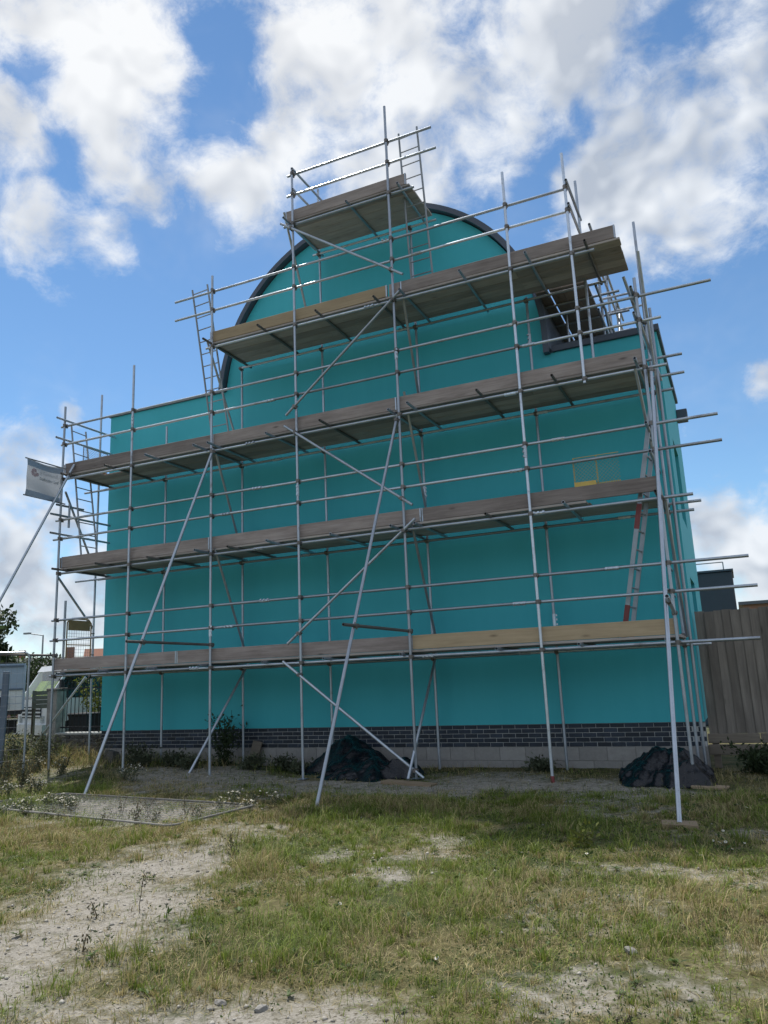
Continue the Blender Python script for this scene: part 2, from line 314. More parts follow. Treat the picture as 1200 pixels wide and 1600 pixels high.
# ------------------------------------------------------------------ mesh helpers
class MB:
    def __init__(s): s.v = []; s.f = []
    def add(s, vs, fs):
        o = len(s.v); s.v += [tuple(p) for p in vs]; s.f += [tuple(i + o for i in f) for f in fs]; return s
    def box(s, x0, x1, y0, y1, z0, z1, bev=0.0):
        if bev <= 0:
            return s.add([(x, y, z) for z in (z0, z1) for y in (y0, y1) for x in (x0, x1)],
                         [(0, 2, 3, 1), (4, 5, 7, 6), (0, 1, 5, 4), (2, 6, 7, 3), (0, 4, 6, 2), (1, 3, 7, 5)])
        e = bev
        vs = []; idx = {}
        for i, z in enumerate((z0, z1)):
            for j, y in enumerate((y0, y1)):
                for k, x in enumerate((x0, x1)):
                    sx, sy, sz = (1 - 2 * k) * e, (1 - 2 * j) * e, (1 - 2 * i) * e
                    for a, pt in enumerate(((x, y + sy, z + sz), (x + sx, y, z + sz), (x + sx, y + sy, z))):
                        idx[(k, j, i, a)] = len(vs); vs.append(pt)
        fs = []
        I = lambda k, j, i, a: idx[(k, j, i, a)]
        for k in (0, 1):
            q = [I(k, 0, 0, 0), I(k, 1, 0, 0), I(k, 1, 1, 0), I(k, 0, 1, 0)]; fs.append(q if k else q[::-1])
        for j in (0, 1):
            q = [I(0, j, 0, 1), I(1, j, 0, 1), I(1, j, 1, 1), I(0, j, 1, 1)]; fs.append(q if not j else q[::-1])
        for i in (0, 1):
            q = [I(0, 0, i, 2), I(1, 0, i, 2), I(1, 1, i, 2), I(0, 1, i, 2)]; fs.append(q if i else q[::-1])
        for j in (0, 1):
            for i in (0, 1): fs.append([I(0, j, i, 1), I(1, j, i, 1), I(1, j, i, 2), I(0, j, i, 2)])
        for k in (0, 1):
            for i in (0, 1): fs.append([I(k, 0, i, 0), I(k, 1, i, 0), I(k, 1, i, 2), I(k, 0, i, 2)])
        for k in (0, 1):
            for j in (0, 1): fs.append([I(k, j, 0, 0), I(k, j, 1, 0), I(k, j, 1, 1), I(k, j, 0, 1)])
        for k in (0, 1):
            for j in (0, 1):
                for i in (0, 1): fs.append([I(k, j, i, 0), I(k, j, i, 1), I(k, j, i, 2)])
        return s.add(vs, fs)
    def tube(s, p, q, r, r2=None, seg=12, hollow=0.0, caps=True):
        p, q = Vector(p), Vector(q); d = (q - p); L = d.length
        if L < 1e-6: return s
        d /= L; a = d.orthogonal().normalized(); c = d.cross(a); r2 = r if r2 is None else r2
        ring = lambda o, rr: [o + a * (math.cos(t) * rr) + c * (math.sin(t) * rr) for t in [2 * math.pi * i / seg for i in range(seg)]]
        vs = ring(p, r) + ring(q, r2); fs = [(i, (i + 1) % seg, seg + (i + 1) % seg, seg + i) for i in range(seg)]
        if hollow > 0:
            dep = min(0.25, L * 0.4)
            vs += ring(p, r - hollow) + ring(p + d * dep, r - hollow) + ring(q, r2 - hollow) + ring(q - d * dep, r2 - hollow)
            for i in range(seg):
                j = (i + 1) % seg
                fs += [(j, i, 2 * seg + i, 2 * seg + j), (2 * seg + j, 2 * seg + i, 3 * seg + i, 3 * seg + j),
                       (seg + i, seg + j, 4 * seg + j, 4 * seg + i), (4 * seg + i, 4 * seg + j, 5 * seg + j, 5 * seg + i)]
            fs += [tuple(3 * seg + i for i in range(seg))[::-1], tuple(5 * seg + i for i in range(seg))]
        elif caps:
            fs += [tuple(range(seg))[::-1], tuple(range(seg, 2 * seg))]
        return s.add(vs, fs)
    def poly(s, pts, seg, r):
        for a, c in zip(pts[:-1], pts[1:]): s.tube(a, c, r, seg=seg)
        return s
    def prism(s, prof, y0, y1):
        """closed profile of (x, z) swept along y"""
        n = len(prof)
        vs = [(x, y0, z) for x, z in prof] + [(x, y1, z) for x, z in prof]
        fs = [(i, (i + 1) % n, n + (i + 1) % n, n + i) for i in range(n)]
        return s.add(vs, fs + [tuple(range(n))[::-1], tuple(range(n, 2 * n))])
    def mesh(s, name, smooth=False):
        me = bpy.data.meshes.new(name); me.from_pydata(s.v, [], s.f); me.update()
        if smooth:
            me.shade_smooth()
            try: me.set_sharp_from_angle(angle=R(40))
            except Exception: pass
        return me
    def build(s, name, mat, parent=None, off=None, smooth=False, fix=False):
        """off: the root's place, subtracted so that the vertices are local to it"""
        if off is None:
            r = parent
            while r is not None and r.parent is not None: r = r.parent
            off = tuple(r.location) if r is not None else (0, 0, 0)
            if parent is not None and parent.parent is not None:
                off = tuple(a + c for a, c in zip(off, parent.location))
        if any(off): s.v = [(x - off[0], y - off[1], z - off[2]) for x, y, z in s.v]
        me = s.mesh(name, smooth)
        if fix:
            bm = bmesh.new(); bm.from_mesh(me); bmesh.ops.recalc_face_normals(bm, faces=bm.faces); bm.to_mesh(me); bm.free()
        me.materials.append(MAT[mat])
        o = bpy.data.objects.new(name, me); COL.objects.link(o)
        if parent is not None: o.parent = parent
        else: o.location = off
        return o

def tag(o, label=None, cat=None, group=None, kind=None):
    if label: o['label'] = label
    if cat: o['category'] = cat
    if group: o['group'] = group
    if kind: o['kind'] = kind
    return o
def thing(name, label, cat, loc=(0, 0, 0), group=None):
    o = bpy.data.objects.new(name, None); COL.objects.link(o); o.location = loc; o.empty_display_size = 0.2
    return tag(o, label, cat, group)
def inst(me, name, parent, loc, rot=(0, 0, 0), scale=(1, 1, 1)):
    """one more object that shares mesh data; loc is in world metres"""
    o = bpy.data.objects.new(name, me); COL.objects.link(o)
    base = Vector((0, 0, 0)); r = parent
    while r is not None: base += Vector(r.location); r = r.parent
    o.parent = parent; o.location = Vector(loc) - base; o.rotation_euler = rot; o.scale = scale
    return o

# ------------------------------------------------------------------ value noise for layout
_perm = rng.random((256, 256))
def vn(x, y):
    xi = np.floor(x).astype(int); yi = np.floor(y).astype(int); fx = x - xi; fy = y - yi
    fx = fx * fx * (3 - 2 * fx); fy = fy * fy * (3 - 2 * fy)
    g = lambda a, c: _perm[a % 256, c % 256]
    return (g(xi, yi) * (1 - fx) + g(xi + 1, yi) * fx) * (1 - fy) + (g(xi, yi + 1) * (1 - fx) + g(xi + 1, yi + 1) * fx) * fy
def fbm(x, y, o=4):
    s = 0; a = 0.5; t = 0
    for i in range(o): s = s + a * vn(x * 2 ** i + 17 * i, y * 2 ** i + 31 * i); t += a; a *= 0.5
    return s / t
def sst(a, c, x): t = np.clip((x - a) / (c - a), 0, 1); return t * t * (3 - 2 * t)
def gz(x, y):
    x = np.asarray(x, float); y = np.asarray(y, float)
    near = sst(-14, -9, y) * 0 + 1
    h = (fbm(x * 0.7 + 3, y * 0.7 + 9, 4) - 0.5) * 0.13 + (fbm(x * 3.1, y * 3.1, 3) - 0.5) * 0.035
    h = h + 0.12 * sst(6.5, 1.5, x) * sst(-3.2, -0.8, y) - 0.03
    h = h * (1 - 0.7 * sst(-1.2, 0.0, y) * sst(6, 8, x))
    return h
def gz1(x, y): return float(gz(np.array([x]), np.array([y]))[0])

BARE = [
 [(8.3,-9.35),(7.69,-8.44),(7.07,-7.1),(7.62,-6.22),(8.47,-7.16),(9.01,-8.58),(9.35,-9.16),(9.33,-9.71),(9.69,-10.18),(9.42,-11.5),(7.5,-11)],
 [(9.71,-9.86),(9.96,-9.5),(10.47,-9.52),(10.95,-9.45),(11.08,-9.71),(11.0,-11),(9.2,-11.5)],
 [(9.78,-7.33),(9.82,-6.94),(10.17,-6.93),(10.43,-7.22),(10.35,-7.49),(10.07,-7.57)],
 [(1.72,-1.02),(4.51,-0.43),(6.74,-2.91),(5.18,-3.44),(3.4,-2.99)],
 [(5.2,-1.38),(8.05,-1.88),(8.39,-1.1),(9.97,-0.81),(10.33,-2.02),(9.05,-2.91),(7.72,-2.97),(6.45,-3.14)],
 [(9.61,-1.71),(11.11,-0.71),(12.25,-2.2),(12.14,-2.98),(10.72,-2.68)],
 [(3.29,-4.21),(6.63,-4.36),(6.76,-5.67),(4.84,-5.76)],
 [(11.41,-7.42),(11.87,-7.21),(12.17,-7.6),(11.75,-7.99)],
 [(11.57,-9.08),(12.05,-8.65),(12.68,-8.88),(12.69,-9.18),(11.64,-9.53)],
 [(7.15,-5.6),(7.72,-5.29),(8.37,-6.05),(7.95,-6.46)]]
BARE_W = [0.85, 0.85, 0.95, 0.72, 0.80, 0.72, 0.85, 0.55, 0.6, 0.7]
def poly_dist(px_, py_, poly):
    """signed distance, positive inside"""
    ins = np.zeros(px_.shape, bool); dm = np.full(px_.shape, 1e9); n = len(poly)
    for i in range(n):
        x0, y0 = poly[i]; x1, y1 = poly[(i + 1) % n]
        c = ((y0 > py_) != (y1 > py_)); xx = (x1 - x0) * (py_ - y0) / (y1 - y0 + 1e-12) + x0
        ins ^= c & (px_ < xx)
        ex, ey = x1 - x0, y1 - y0; t = np.clip(((px_ - x0) * ex + (py_ - y0) * ey) / (ex * ex + ey * ey), 0, 1)
        dm = np.minimum(dm, np.hypot(px_ - x0 - t * ex, py_ - y0 - t * ey))
    return np.where(ins, dm, -dm)
def bareness(x, y):
    wx = x + (fbm(x * 1.7, y * 1.7, 5) - 0.5) * 1.3; wy = y + (fbm(x * 1.7 + 40, y * 1.7 + 9, 5) - 0.5) * 1.3
    v = np.zeros(x.shape)
    for p_, w_ in zip(BARE, BARE_W): v = np.maximum(v, w_ * sst(-0.55, 0.45, poly_dist(wx, wy, p_)))
    v = np.maximum(v, 0.50 * sst(0.57, 0.77, fbm(x * 1.1 + 70, y * 1.1 + 5, 4)))
    v = np.clip(v + (fbm(x * 5.3, y * 5.3, 3) - 0.5) * 0.5 * sst(0.02, 0.3, v), 0, 1)
    return v

# ------------------------------------------------------------------ ground
def coords(lo_, hi_, step, far):
    c = list(np.arange(lo_, hi_ + 1e-6, step)); s_ = step; x = hi_
    while x < far: s_ *= 1.5; x += s_; c.append(x)
    s_ = step; x = lo_
    while x > -far: s_ *= 1.5; x -= s_; c.insert(0, x)
    return np.array(c)
gx = coords(-4, 15, 0.09, 900); gy = coords(-12.5, 1.0, 0.09, 900)
GX, GY = np.meshgrid(gx, gy); fx_, fy_ = GX.ravel(), GY.ravel()
fall = sst(60, 20, np.hypot(fx_ - 8, fy_ + 5))
ZZ = gz(fx_, fy_) * fall
nx, ny = len(gx), len(gy)
ii = (np.arange(ny - 1)[:, None] * nx + np.arange(nx - 1)[None, :]).ravel()
faces = np.stack([ii, ii + 1, ii + nx + 1, ii + nx], 1)
me = bpy.data.meshes.new('ground')
me.vertices.add(len(fx_)); me.vertices.foreach_set('co', np.stack([fx_, fy_, ZZ], 1).ravel())
me.loops.add(faces.size); me.loops.foreach_set('vertex_index', faces.ravel().astype(np.int32))
me.polygons.add(len(faces)); me.polygons.foreach_set('loop_start', np.arange(0, faces.size, 4, dtype=np.int32))
me.update(calc_edges=True); me.shade_smooth()
a = me.attributes.new('bare', 'FLOAT', 'POINT'); a.data.foreach_set('value', bareness(fx_, fy_).astype(np.float32))
me.materials.append(MAT['earth'])
g = bpy.data.objects.new('ground', me); COL.objects.link(g); tag(g, kind='structure')

# access road behind, on the left, with a kerb
mb = MB(); RA, RB = Vector((-60, -22, 0)), Vector((-9, 34, 0)); rd = (RB - RA).normalized(); rn = Vector((-rd.y, rd.x, 0))
def strip(mb_, c0, c1, off0, off1, z0, z1):
    p = [c0 + rn * off0, c1 + rn * off0, c1 + rn * off1, c0 + rn * off1]
    mb_.add([(q.x, q.y, z0) for q in p] + [(q.x, q.y, z1) for q in p], [(3, 2, 1, 0), (4, 5, 6, 7), (0, 1, 5, 4), (1, 2, 6, 5), (2, 3, 7, 6), (3, 0, 4, 7)])
strip(mb, RA, RB, -2.5, 3.5, -0.2, 0.03); tag(mb.build('road', 'asphalt'), kind='structure')
mb = MB(); strip(mb, RA, RB, 3.5, 3.65, -0.2, 0.15); tag(mb.build('kerb', 'kerb_stone'), kind='structure')

# far hill on the left horizon
mb = MB(); n = 48; vs = []
HA, HB = Vector((-430, 60, 0)), Vector((40, 620, 0)); hd = HB - HA; hn = Vector((-hd.y, hd.x, 0)).normalized()
for i in range(n + 1):
    t = i / n; c = HA + hd * t; h = 23 * math.sin(math.pi * t) ** 0.6 + 3.5 * math.sin(5 * t + 1) + 2.0 * math.sin(13 * t)
    vs += [tuple(c)[:2] + (-1,), tuple(c + hn * 45)[:2] + (max(h * 0.75, 0),), tuple(c + hn * 90)[:2] + (max(h, 0),), tuple(c + hn * 200)[:2] + (-1,)]
fs = [(4 * i + k, 4 * i + 4 + k, 4 * i + 5 + k, 4 * i + 1 + k) for i in range(n) for k in range(3)]
mb.add(vs, fs); o = mb.build('hill', 'hill_field', smooth=True, fix=True); tag(o, kind='structure')

# ------------------------------------------------------------------ building
WID, DEP, YF = 12.25, 4.15, -0.02
ACX, ACZ, AR = 6.8, 7.55, 3.5
ZL, ZR, ZB = 7.86, 7.20, 0.705
BLD = thing('building', 'teal rendered building with a round arched gable behind the scaffold', 'building', (6.1, 2.0, 0))
def arc(r, a0, a1, n): return [(ACX + r * math.cos(a0 + (a1 - a0) * i / n), ACZ + r * math.sin(a0 + (a1 - a0) * i / n)) for i in range(n + 1)]
prof = [(0, ZB), (WID, ZB), (WID, ZR), (ACX + AR, ZR)] + arc(AR, 0, math.pi - math.asin((ZL - ACZ) / AR), 56) + [(0, ZL)]
front_wall = MB().prism(prof, YF, 0.28).build('wall', 'teal_render', BLD, fix=True)
def side_panel(x0, x1, holes, z0, z1, y0, y1):
    mb_ = MB(); ys = sorted({y0, y1, *[h[0] for h in holes], *[h[1] for h in holes]}); zs = sorted({z0, z1, *[h[2] for h in holes], *[h[3] for h in holes]})
    for ya, yb in zip(ys[:-1], ys[1:]):
        for za, zb in zip(zs[:-1], zs[1:]):
            if any(h[0] <= ya and yb <= h[1] and h[2] <= za and zb <= h[3] for h in holes): continue
            mb_.box(x0, x1, ya, yb, za, zb)
    return mb_
SW = [(1.0, 2.3, 1.3, 3.05), (1.0, 2.3, 4.1, 5.55)]
side_panel(WID - 0.3, WID, SW, ZB, ZR, 0.28, DEP).build('wall', 'teal_render', BLD)
side_panel(0.0, 0.3, [], ZB, ZL, 0.28, DEP).build('wall', 'teal_render', BLD)
MB().box(0.3, WID - 0.3, DEP - 0.3, DEP, ZB, 7.0).build('wall', 'teal_render', BLD)
for y0, y1, z0, z1 in SW:
    w = MB().box(WID - 0.17, WID - 0.12, y0, y1, z0, z1).build('window', 'dark_glass', BLD)
    f = MB(); f.box(WID - 0.12, WID - 0.06, y0, y0 + 0.06, z0, z1).box(WID - 0.12, WID - 0.06, y1 - 0.06, y1, z0, z1)
    f.box(WID - 0.12, WID - 0.06, y0 + 0.06, y1 - 0.06, z0, z0 + 0.06).box(WID - 0.12, WID - 0.06, y0 + 0.06, y1 - 0.06, z1 - 0.06, z1); f.build('frame', 'fascia_grey', w)
MB().box(0.3, WID - 0.3, 0.28, DEP - 0.3, 6.75, 6.85).build('flat_roof', 'roof_membrane', BLD)
# arched fascia, vault and rear gable
def ringprof(r0, r1, a0, a1, n): return arc(r1, a0, a1, n) + arc(r0, a1, a0, n)
al = math.pi - math.asin((ZL - ACZ) / (AR + 0.06))
fp = [(ACX + AR + 0.125, ZR - 0.02)] + arc(AR + 0.125, 0, al, 60) + arc(AR + 0.02, al, 0, 60) + [(ACX + AR + 0.02, ZR - 0.02)]
MB().prism(fp, -0.16, 0.10).build('arch_fascia', 'fascia_grey', BLD, fix=True)
vp = [(ACX + AR + 0.12, ZR - 0.3)] + arc(AR + 0.12, 0, math.pi, 60) + [(ACX - AR - 0.12, ZR - 0.3), (ACX - AR - 0.01, ZR - 0.3)] + arc(AR + 0.01, math.pi, 0, 60) + [(ACX + AR + 0.01, ZR - 0.3)]
vault = MB().prism(vp, 0.10, DEP).build('vault_roof', 'fascia_grey', BLD, fix=True)
for k in range(9):
    t = R(14 + k * 19); d = (math.cos(t), math.sin(t)); mb = MB()
    mb.tube((ACX + d[0] * (AR + 0.13), 0.12, ACZ + d[1] * (AR + 0.13)), (ACX + d[0] * (AR + 0.13), DEP, ACZ + d[1] * (AR + 0.13)), 0.018, seg=6); mb.build('seam', 'fascia_grey', vault)
MB().prism([(ACX + AR, 6.9)] + arc(AR, 0, math.pi, 40) + [(ACX - AR, 6.9)], DEP - 0.25, DEP - 0.05).build('rear_gable', 'teal_render', BLD, fix=True)
# copings
MB().box(-0.04, ACX - AR - 0.02, -0.06, 0.33, ZL, ZL + 0.045, 0.006).build('coping', 'coping_grey', BLD)
MB().box(ACX + AR + 0.16, WID + 0.05, -0.07, 0.33, ZR, ZR + 0.12, 0.008).build('coping', 'fascia_grey', BLD)
MB().box(WID - 0.32, WID + 0.05, 0.331, DEP + 0.03, ZR, ZR + 0.10, 0.008).build('coping', 'fascia_grey', BLD)
MB().box(-0.04, 0.33, 0.331, DEP + 0.03, ZL, ZL + 0.045, 0.006).build('coping', 'coping_grey', BLD)
MB().box(WID + 0.003, WID + 0.22, DEP - 0.35, DEP - 0.05, 6.72, 6.95, 0.01).build('hopper', 'fascia_grey', BLD)
# render bead along the bottom edge
MB().box(-0.004, WID + 0.004, YF - 0.006, YF + 0.02, ZB - 0.012, ZB - 0.001).build('bead', 'coping_grey', BLD)
# plinth: mortar core, each brick and each block laid in front of it
core = MB().box(0.006, WID - 0.006, 0.012, 0.28, 0.335, ZB - 0.001).build('plinth', 'mortar', BLD)
bm_ = MB().box(-0.1075, 0.1075, 0, 0.06, -0.0325, 0.0325, 0.003).mesh('brick'); bm_.materials.append(MAT['engineering_brick'])
hb_ = MB().box(-0.05, 0.05, 0, 0.06, -0.0325, 0.0325, 0.003).mesh('brick'); hb_.materials.append(MAT['engineering_brick'])
for c in range(5):
    z = 0.335 + 0.0375 + c * 0.0735
    x = 0.115 if c % 2 == 0 else 0.115 + 0.1125
    if c % 2: inst(hb_, 'brick', core, (0.055, 0.002, z))
    while x + 0.1075 < WID:
        inst(bm_, 'brick', core, (x, 0.0 + random.uniform(0, 0.004), z + random.uniform(-0.001, 0.001)), (random.uniform(-.006, .006), 0, random.uniform(-.006, .006)))
        x += 0.2252
    if WID - (x - 0.1075) > 0.09: inst(hb_, 'brick', core, (WID - 0.055, 0.002, z))
foot = MB().box(0.004, WID - 0.004, 0.006, 0.28, -0.4, 0.334).build('footing', 'block_joint', BLD)
bb_ = MB().box(-0.2185, 0.2185, 0, 0.08, -0.1065, 0.1065, 0.004).mesh('block'); bb_.materials.append(MAT['block_grey'])
for c in range(2):
    z = 0.334 - 0.1105 - c * 0.221; x = 0.225 + 0.2235 * (c % 2)
    while x + 0.218 < WID: inst(bb_, 'block', foot, (x, random.uniform(-0.002, 0.002), z), (random.uniform(-.004, .004), 0, 0)); x += 0.447

# ------------------------------------------------------------------ scaffold
SC = thing('scaffold', 'five-lift tube and board scaffold covering the teal wall', 'scaffold', (6.1, -0.9, 0))
TR = 0.02415
YO, YR, YI, YIL = -1.50, -1.452, -0.25, -0.299
def tb(name, p, q, mat='galvanised', parent=None, r=TR, label=None):
    o = MB().tube(p, q, r, hollow=0.0045).build(name, mat, parent or SC, smooth=True)
    if label: o['label'] = label
    return o
LZ = [1.885, 3.99, 6.03, 8.205, 10.35]
# couplers: one right-angle clamp (round the upright and the rail) and one swivel
def coupler_mesh():
    k = MB()
    k.tube((0, 0, -0.032), (0, 0, 0.032), 0.036, seg=12); k.tube((-0.032, 0.048, 0), (0.032, 0.048, 0), 0.036, seg=12)
    k.box(-0.022, 0.022, 0.012, 0.036, -0.022, 0.022)
    k.tube((0.036, -0.024, 0), (0.036, 0.030, 0), 0.008, seg=6); k.tube((0.036, -0.034, 0), (0.036, -0.024, 0), 0.014, seg=6)
    k.tube((0, 0.020, -0.036), (0, 0.074, -0.036), 0.008, seg=6); k.tube((0, 0.074, -0.036), (0, 0.084, -0.036), 0.014, seg=6)
    k.box(0.026, 0.046, -0.02, 0.02, -0.02, 0.02); k.box(-0.02, 0.02, 0.03, 0.07, -0.046, -0.026)
    me_ = k.mesh('coupler'); me_.materials.append(MAT['coupler_steel']); return me_
CPL = coupler_mesh()
def swivel_mesh():
    k = MB(); k.tube((0, 0, -0.03), (0, 0, 0.03), 0.033, seg=12); k.tube((0, -0.048, -0.03), (0, -0.048, 0.03), 0.033, seg=12)
    k.tube((0.03, 0, 0), (0.052, 0, 0), 0.012, seg=6); k.tube((-0.052, -0.048, 0), (-0.03, -0.048, 0), 0.012, seg=6)
    me_ = k.mesh('swivel_coupler'); me_.materials.append(MAT['coupler_steel']); return me_
SWV = swivel_mesh()
SLV = MB().tube((-0.10, 0, 0), (0.10, 0, 0), 0.030, seg=12).box(-0.09, -0.06, -0.05, -0.02, -0.016, 0.016).box(0.06, 0.09, -0.05, -0.02, -0.016, 0.016).box(-0.02, 0.01, -0.048, -0.02, -0.014, 0.014).mesh('sleeve_coupler'); SLV.materials.append(MAT['galvanised_bright'])

OUT = [(0.12, 0.02, 7.66), (2.03, 0.0, 8.22), (4.03, 0.0, 9.74), (5.95, 0.0, 11.58), (8.01, 0.03, 12.2), (10.16, 0.0, 10.05), (12.10, 0.0, 7.52)]
INN = [(-0.08, 0.06, 8.38), (1.87, 0.06, 7.25), (3.88, 0.06, 8.25), (5.85, 0.06, 11.9), (7.93, 0.0, 10.4), (10.12, 0.0, 8.27), (12.11, 0.0, 9.2)]
std_o = []
PLATE = MB().box(-0.075, 0.075, -0.075, 0.075, 0, 0.006).tube((0, 0, 0), (0, 0, 0.06), 0.018, seg=8).mesh('base_plate'); PLATE.materials.append(MAT['galvanised'])
for i, (x, z0, z1) in enumerate(OUT):
    zz = min(z0, gz1(x, YO) + 0.01)
    o = tb('standard', (x, YO, zz), (x, YO, z1), 'galvanised_bright' if i in (5,) else 'galvanised'); std_o.append(o)
    if i == 5:
        r_ = MB().tube((x, YO, zz), (x, YO, zz + 0.09), 0.028).build('base_collar', 'red_paint', o); r_['label'] = 'red painted foot of the upright'
    else: inst(PLATE, 'base_plate', o, (x, YO, zz))
std_i = []
for x, z0, z1 in INN: std_i.append(tb('standard', (x, YI, z0 - 0.05), (x, YI, z1), 'galvanised'))
S6 = tb('standard', (11.19, YO, 5.96), (11.19, YO, 10.06), 'galvanised_bright'); S6b = tb('standard', (11.22, -0.42, 6.14), (11.22, -0.42, 10.2))
# joints part-way up some uprights
for o, x, z in [(std_o[1], 2.03, 7.0), (std_o[5], 10.16, 5.0), (std_o[2], 4.03, 2.55), (std_o[3], 5.95, 4.95), (std_o[4], 8.01, 7.15)]:
    inst(SLV, 'sleeve_coupler', o, (x, YO, z), (0, R(90), random.uniform(0, 6)))
for o, x, z in [(std_i[5], 10.12, 7.45), (std_i[5], 10.12, 2.4), (std_i[4], 7.93, 4.9)]:
    inst(SLV, 'sleeve_coupler', o, (x, YI, z), (0, R(90), random.uniform(0, 6)))
# ledgers and guard rails: (z, x0, x1)
LED = [(LZ[0], -0.02, 13.16), (LZ[1], 0.05, 12.55), (LZ[2], 0.02, 12.42), (LZ[3], 3.85, 11.55), (LZ[4], 5.72, 8.5)]
RAIL = [(2.61, -0.05, 13.22), (3.02, -0.03, 13.16), (4.73, -0.1, 13.03), (5.135, -0.05, 13.02), (6.81, 0.0, 12.42), (7.23, -0.02, 13.18), (9.00, 3.06, 11.25), (9.42, 3.05, 11.22), (11.0, 5.8, 8.97), (11.455, 5.82, 8.9)]
def joints(x0, x1):
    out = []; x = x0 + random.uniform(3.6, 5.6)
    while x < x1 - 1: out.append(x); x += random.uniform(4.6, 6.2)
    return out
def run(name, z, x0, x1, y, k):
    cut = [x0] + joints(x0, x1) + [x1]
    for a_, c_ in zip(cut[:-1], cut[1:]):
        mat = random.choice(['galvanised', 'galvanised_bright'])
        o = tb(name, (a_, y, z + random.uniform(-.006, .006)), (c_ - 0.002, y, z + random.uniform(-.006, .006)), mat)
        if c_ != x1: inst(SLV, 'sleeve_coupler', o, (c_, y, z), (random.uniform(-.6, .6), 0, 0))
for z, x0, x1 in LED: run('ledger', z, x0, x1, YR, 0)
for z, x0, x1 in RAIL: run('guard_rail', z, x0, x1, YR, 1)
for (z, x0, x1) in LED: run('ledger', z - 0.01, max(x0, -0.2), min(x1, 12.5), YIL, 2)
for i, (x, z0, z1) in enumerate(OUT):
    for z, x0, x1 in LED + RAIL:
        if x0 - 0.02 < x < x1 + 0.02 and z < z1: inst(CPL, 'coupler', std_o[i], (x, YO, z), (random.uniform(-.05, .05), 0, 0))
for i, (x, z0, z1) in enumerate(INN):
    for z, x0, x1 in LED:
        if x0 - 0.1 < x < x1 + 0.1 and z < z1: inst(CPL, 'coupler', std_i[i], (x, YI, z - 0.01), (0, 0, R(180)))
for z in (LZ[2], LZ[3], 9.0, 9.42, 6.81, 7.23): inst(CPL, 'coupler', S6, (11.19, YO, z))
# transoms (with their outer ends showing past the ledger)
TX = {0: [0.35, 1.5, 2.7, 3.9, 5.2, 6.5, 7.85, 9.5, 10.77, 11.95], 1: [0.3, 1.42, 2.69, 3.9, 4.6, 5.5, 6.69, 7.87, 8.27, 9.5, 10.73, 12.06],
      2: [0.3, 1.49, 2.68, 3.87, 4.2, 5.43, 6.61, 7.89, 8.33, 9.52, 10.74, 11.99], 3: [4.02, 5.27, 6.52, 7.7, 8.21, 9.37, 10.51, 11.45], 4: [5.86, 7.16, 8.24]}
for l, xs in TX.items():
    for x in xs:
        xx = x + random.uniform(-.02, .02)
        tb('transom', (xx, -1.78 + random.uniform(-.07, .09) + (0.14 if l in (0, 4) else 0), LZ[l] + 0.049), (xx + random.uniform(-.02, .02), -0.13 + random.uniform(-.04, .04), LZ[l] + 0.047), random.choice(['galvanised', 'coupler_steel']) if l else 'galvanised')
# decks: five boards across, each board a piece of its own
bw, bp = 0.219, 0.2245
BOARDM = {}
def board_mesh(L, mat, w=bw, t=0.038):
    key = (round(L, 2), mat, w)
    if key not in BOARDM:
        me_ = MB().box(-L / 2, L / 2, -w / 2, w / 2, 0, t, 0.004).mesh('board'); me_.materials.append(MAT[mat]); BOARDM[key] = me_
    return BOARDM[key]
DX = [(0.06, 12.15), (0.14, 12.12), (0.12, 12.14), (3.93, 11.95), (5.78, 8.42)]
SKIP = {(1, 0): [(11.02, 13)], (1, 1): [(11.05, 13)], (2, 1): [(0.8, 1.42)]}
band = MB().box(-0.012, 0.012, -0.1145, 0.1145, -0.002, 0.040).mesh('end_band'); band.materials.append(MAT['galvanised'])
for l, (x0, x1) in enumerate(DX):
    for k in range(5):
        y = -1.44 + bp * (k + 0.5); cuts = [x0]; x = x0 + (3.9 if k % 2 == 0 else 2.35)
        while x < x1 - 0.5: cuts.append(x); x += 3.9
        cuts.append(x1 + random.uniform(-0.014, 0.014)); segs = []
        for a_, c_ in zip(cuts[:-1], cuts[1:]):
            parts = [(a_, c_)]
            for s0, s1 in SKIP.get((l, k), []):
                parts = [q for p0, p1 in parts for q in ((p0, min(p1, s0)), (max(p0, s1), p1)) if q[1] - q[0] > 0.05]
            segs += parts
        for a_, c_ in segs:
            L = round(c_ - a_ - 0.004, 2)
            o = inst(board_mesh(L, 'deck_board'), 'deck_board', SC, ((a_ + c_) / 2, y + random.uniform(-.002, .002), LZ[l] + 0.074 + random.uniform(0, .004)), (random.uniform(-.006, .006), 0, random.uniform(-.0008, .0008)))
# toe boards along the outer edge
TOE = {0: [(0.06, 3.2, 'old_board'), (3.2, 8.0, 'old_board'), (8.0, 12.13, 'new_board')], 1: [(0.14, 3.95, 'old_board'), (3.95, 8.3, 'old_board'), (8.3, 12.1, 'old_board')],
       2: [(0.12, 4.0, 'old_board'), (4.0, 7.95, 'old_board'), (7.95, 12.12, 'old_board')], 3: [(3.93, 7.87, 'new_board'), (7.9, 8.12, 'old_board'), (8.12, 11.9, 'old_board')], 4: [(5.75, 8.35, 'old_board')]}
for l, rows in TOE.items():
    for a_, c_, mt in rows:
        L = round(c_ - a_ - 0.006, 2)
        o = inst(board_mesh(L, mt, 0.2255), 'toe_board', SC, ((a_ + c_) / 2, -1.402, LZ[l] + 0.119 + 0.1128), (R(90) + random.uniform(-.02, .02), random.uniform(-.0018, .0018), 0))
        if mt == 'new_board': o['label'] = 'newer yellowish toe board'
        for e_ in (-1, 1):
            if L > 1: eb = bpy.data.objects.new('end_band', band); COL.objects.link(eb); eb.parent = o; eb.location = (e_ * (L / 2 - 0.014), 0, 0)
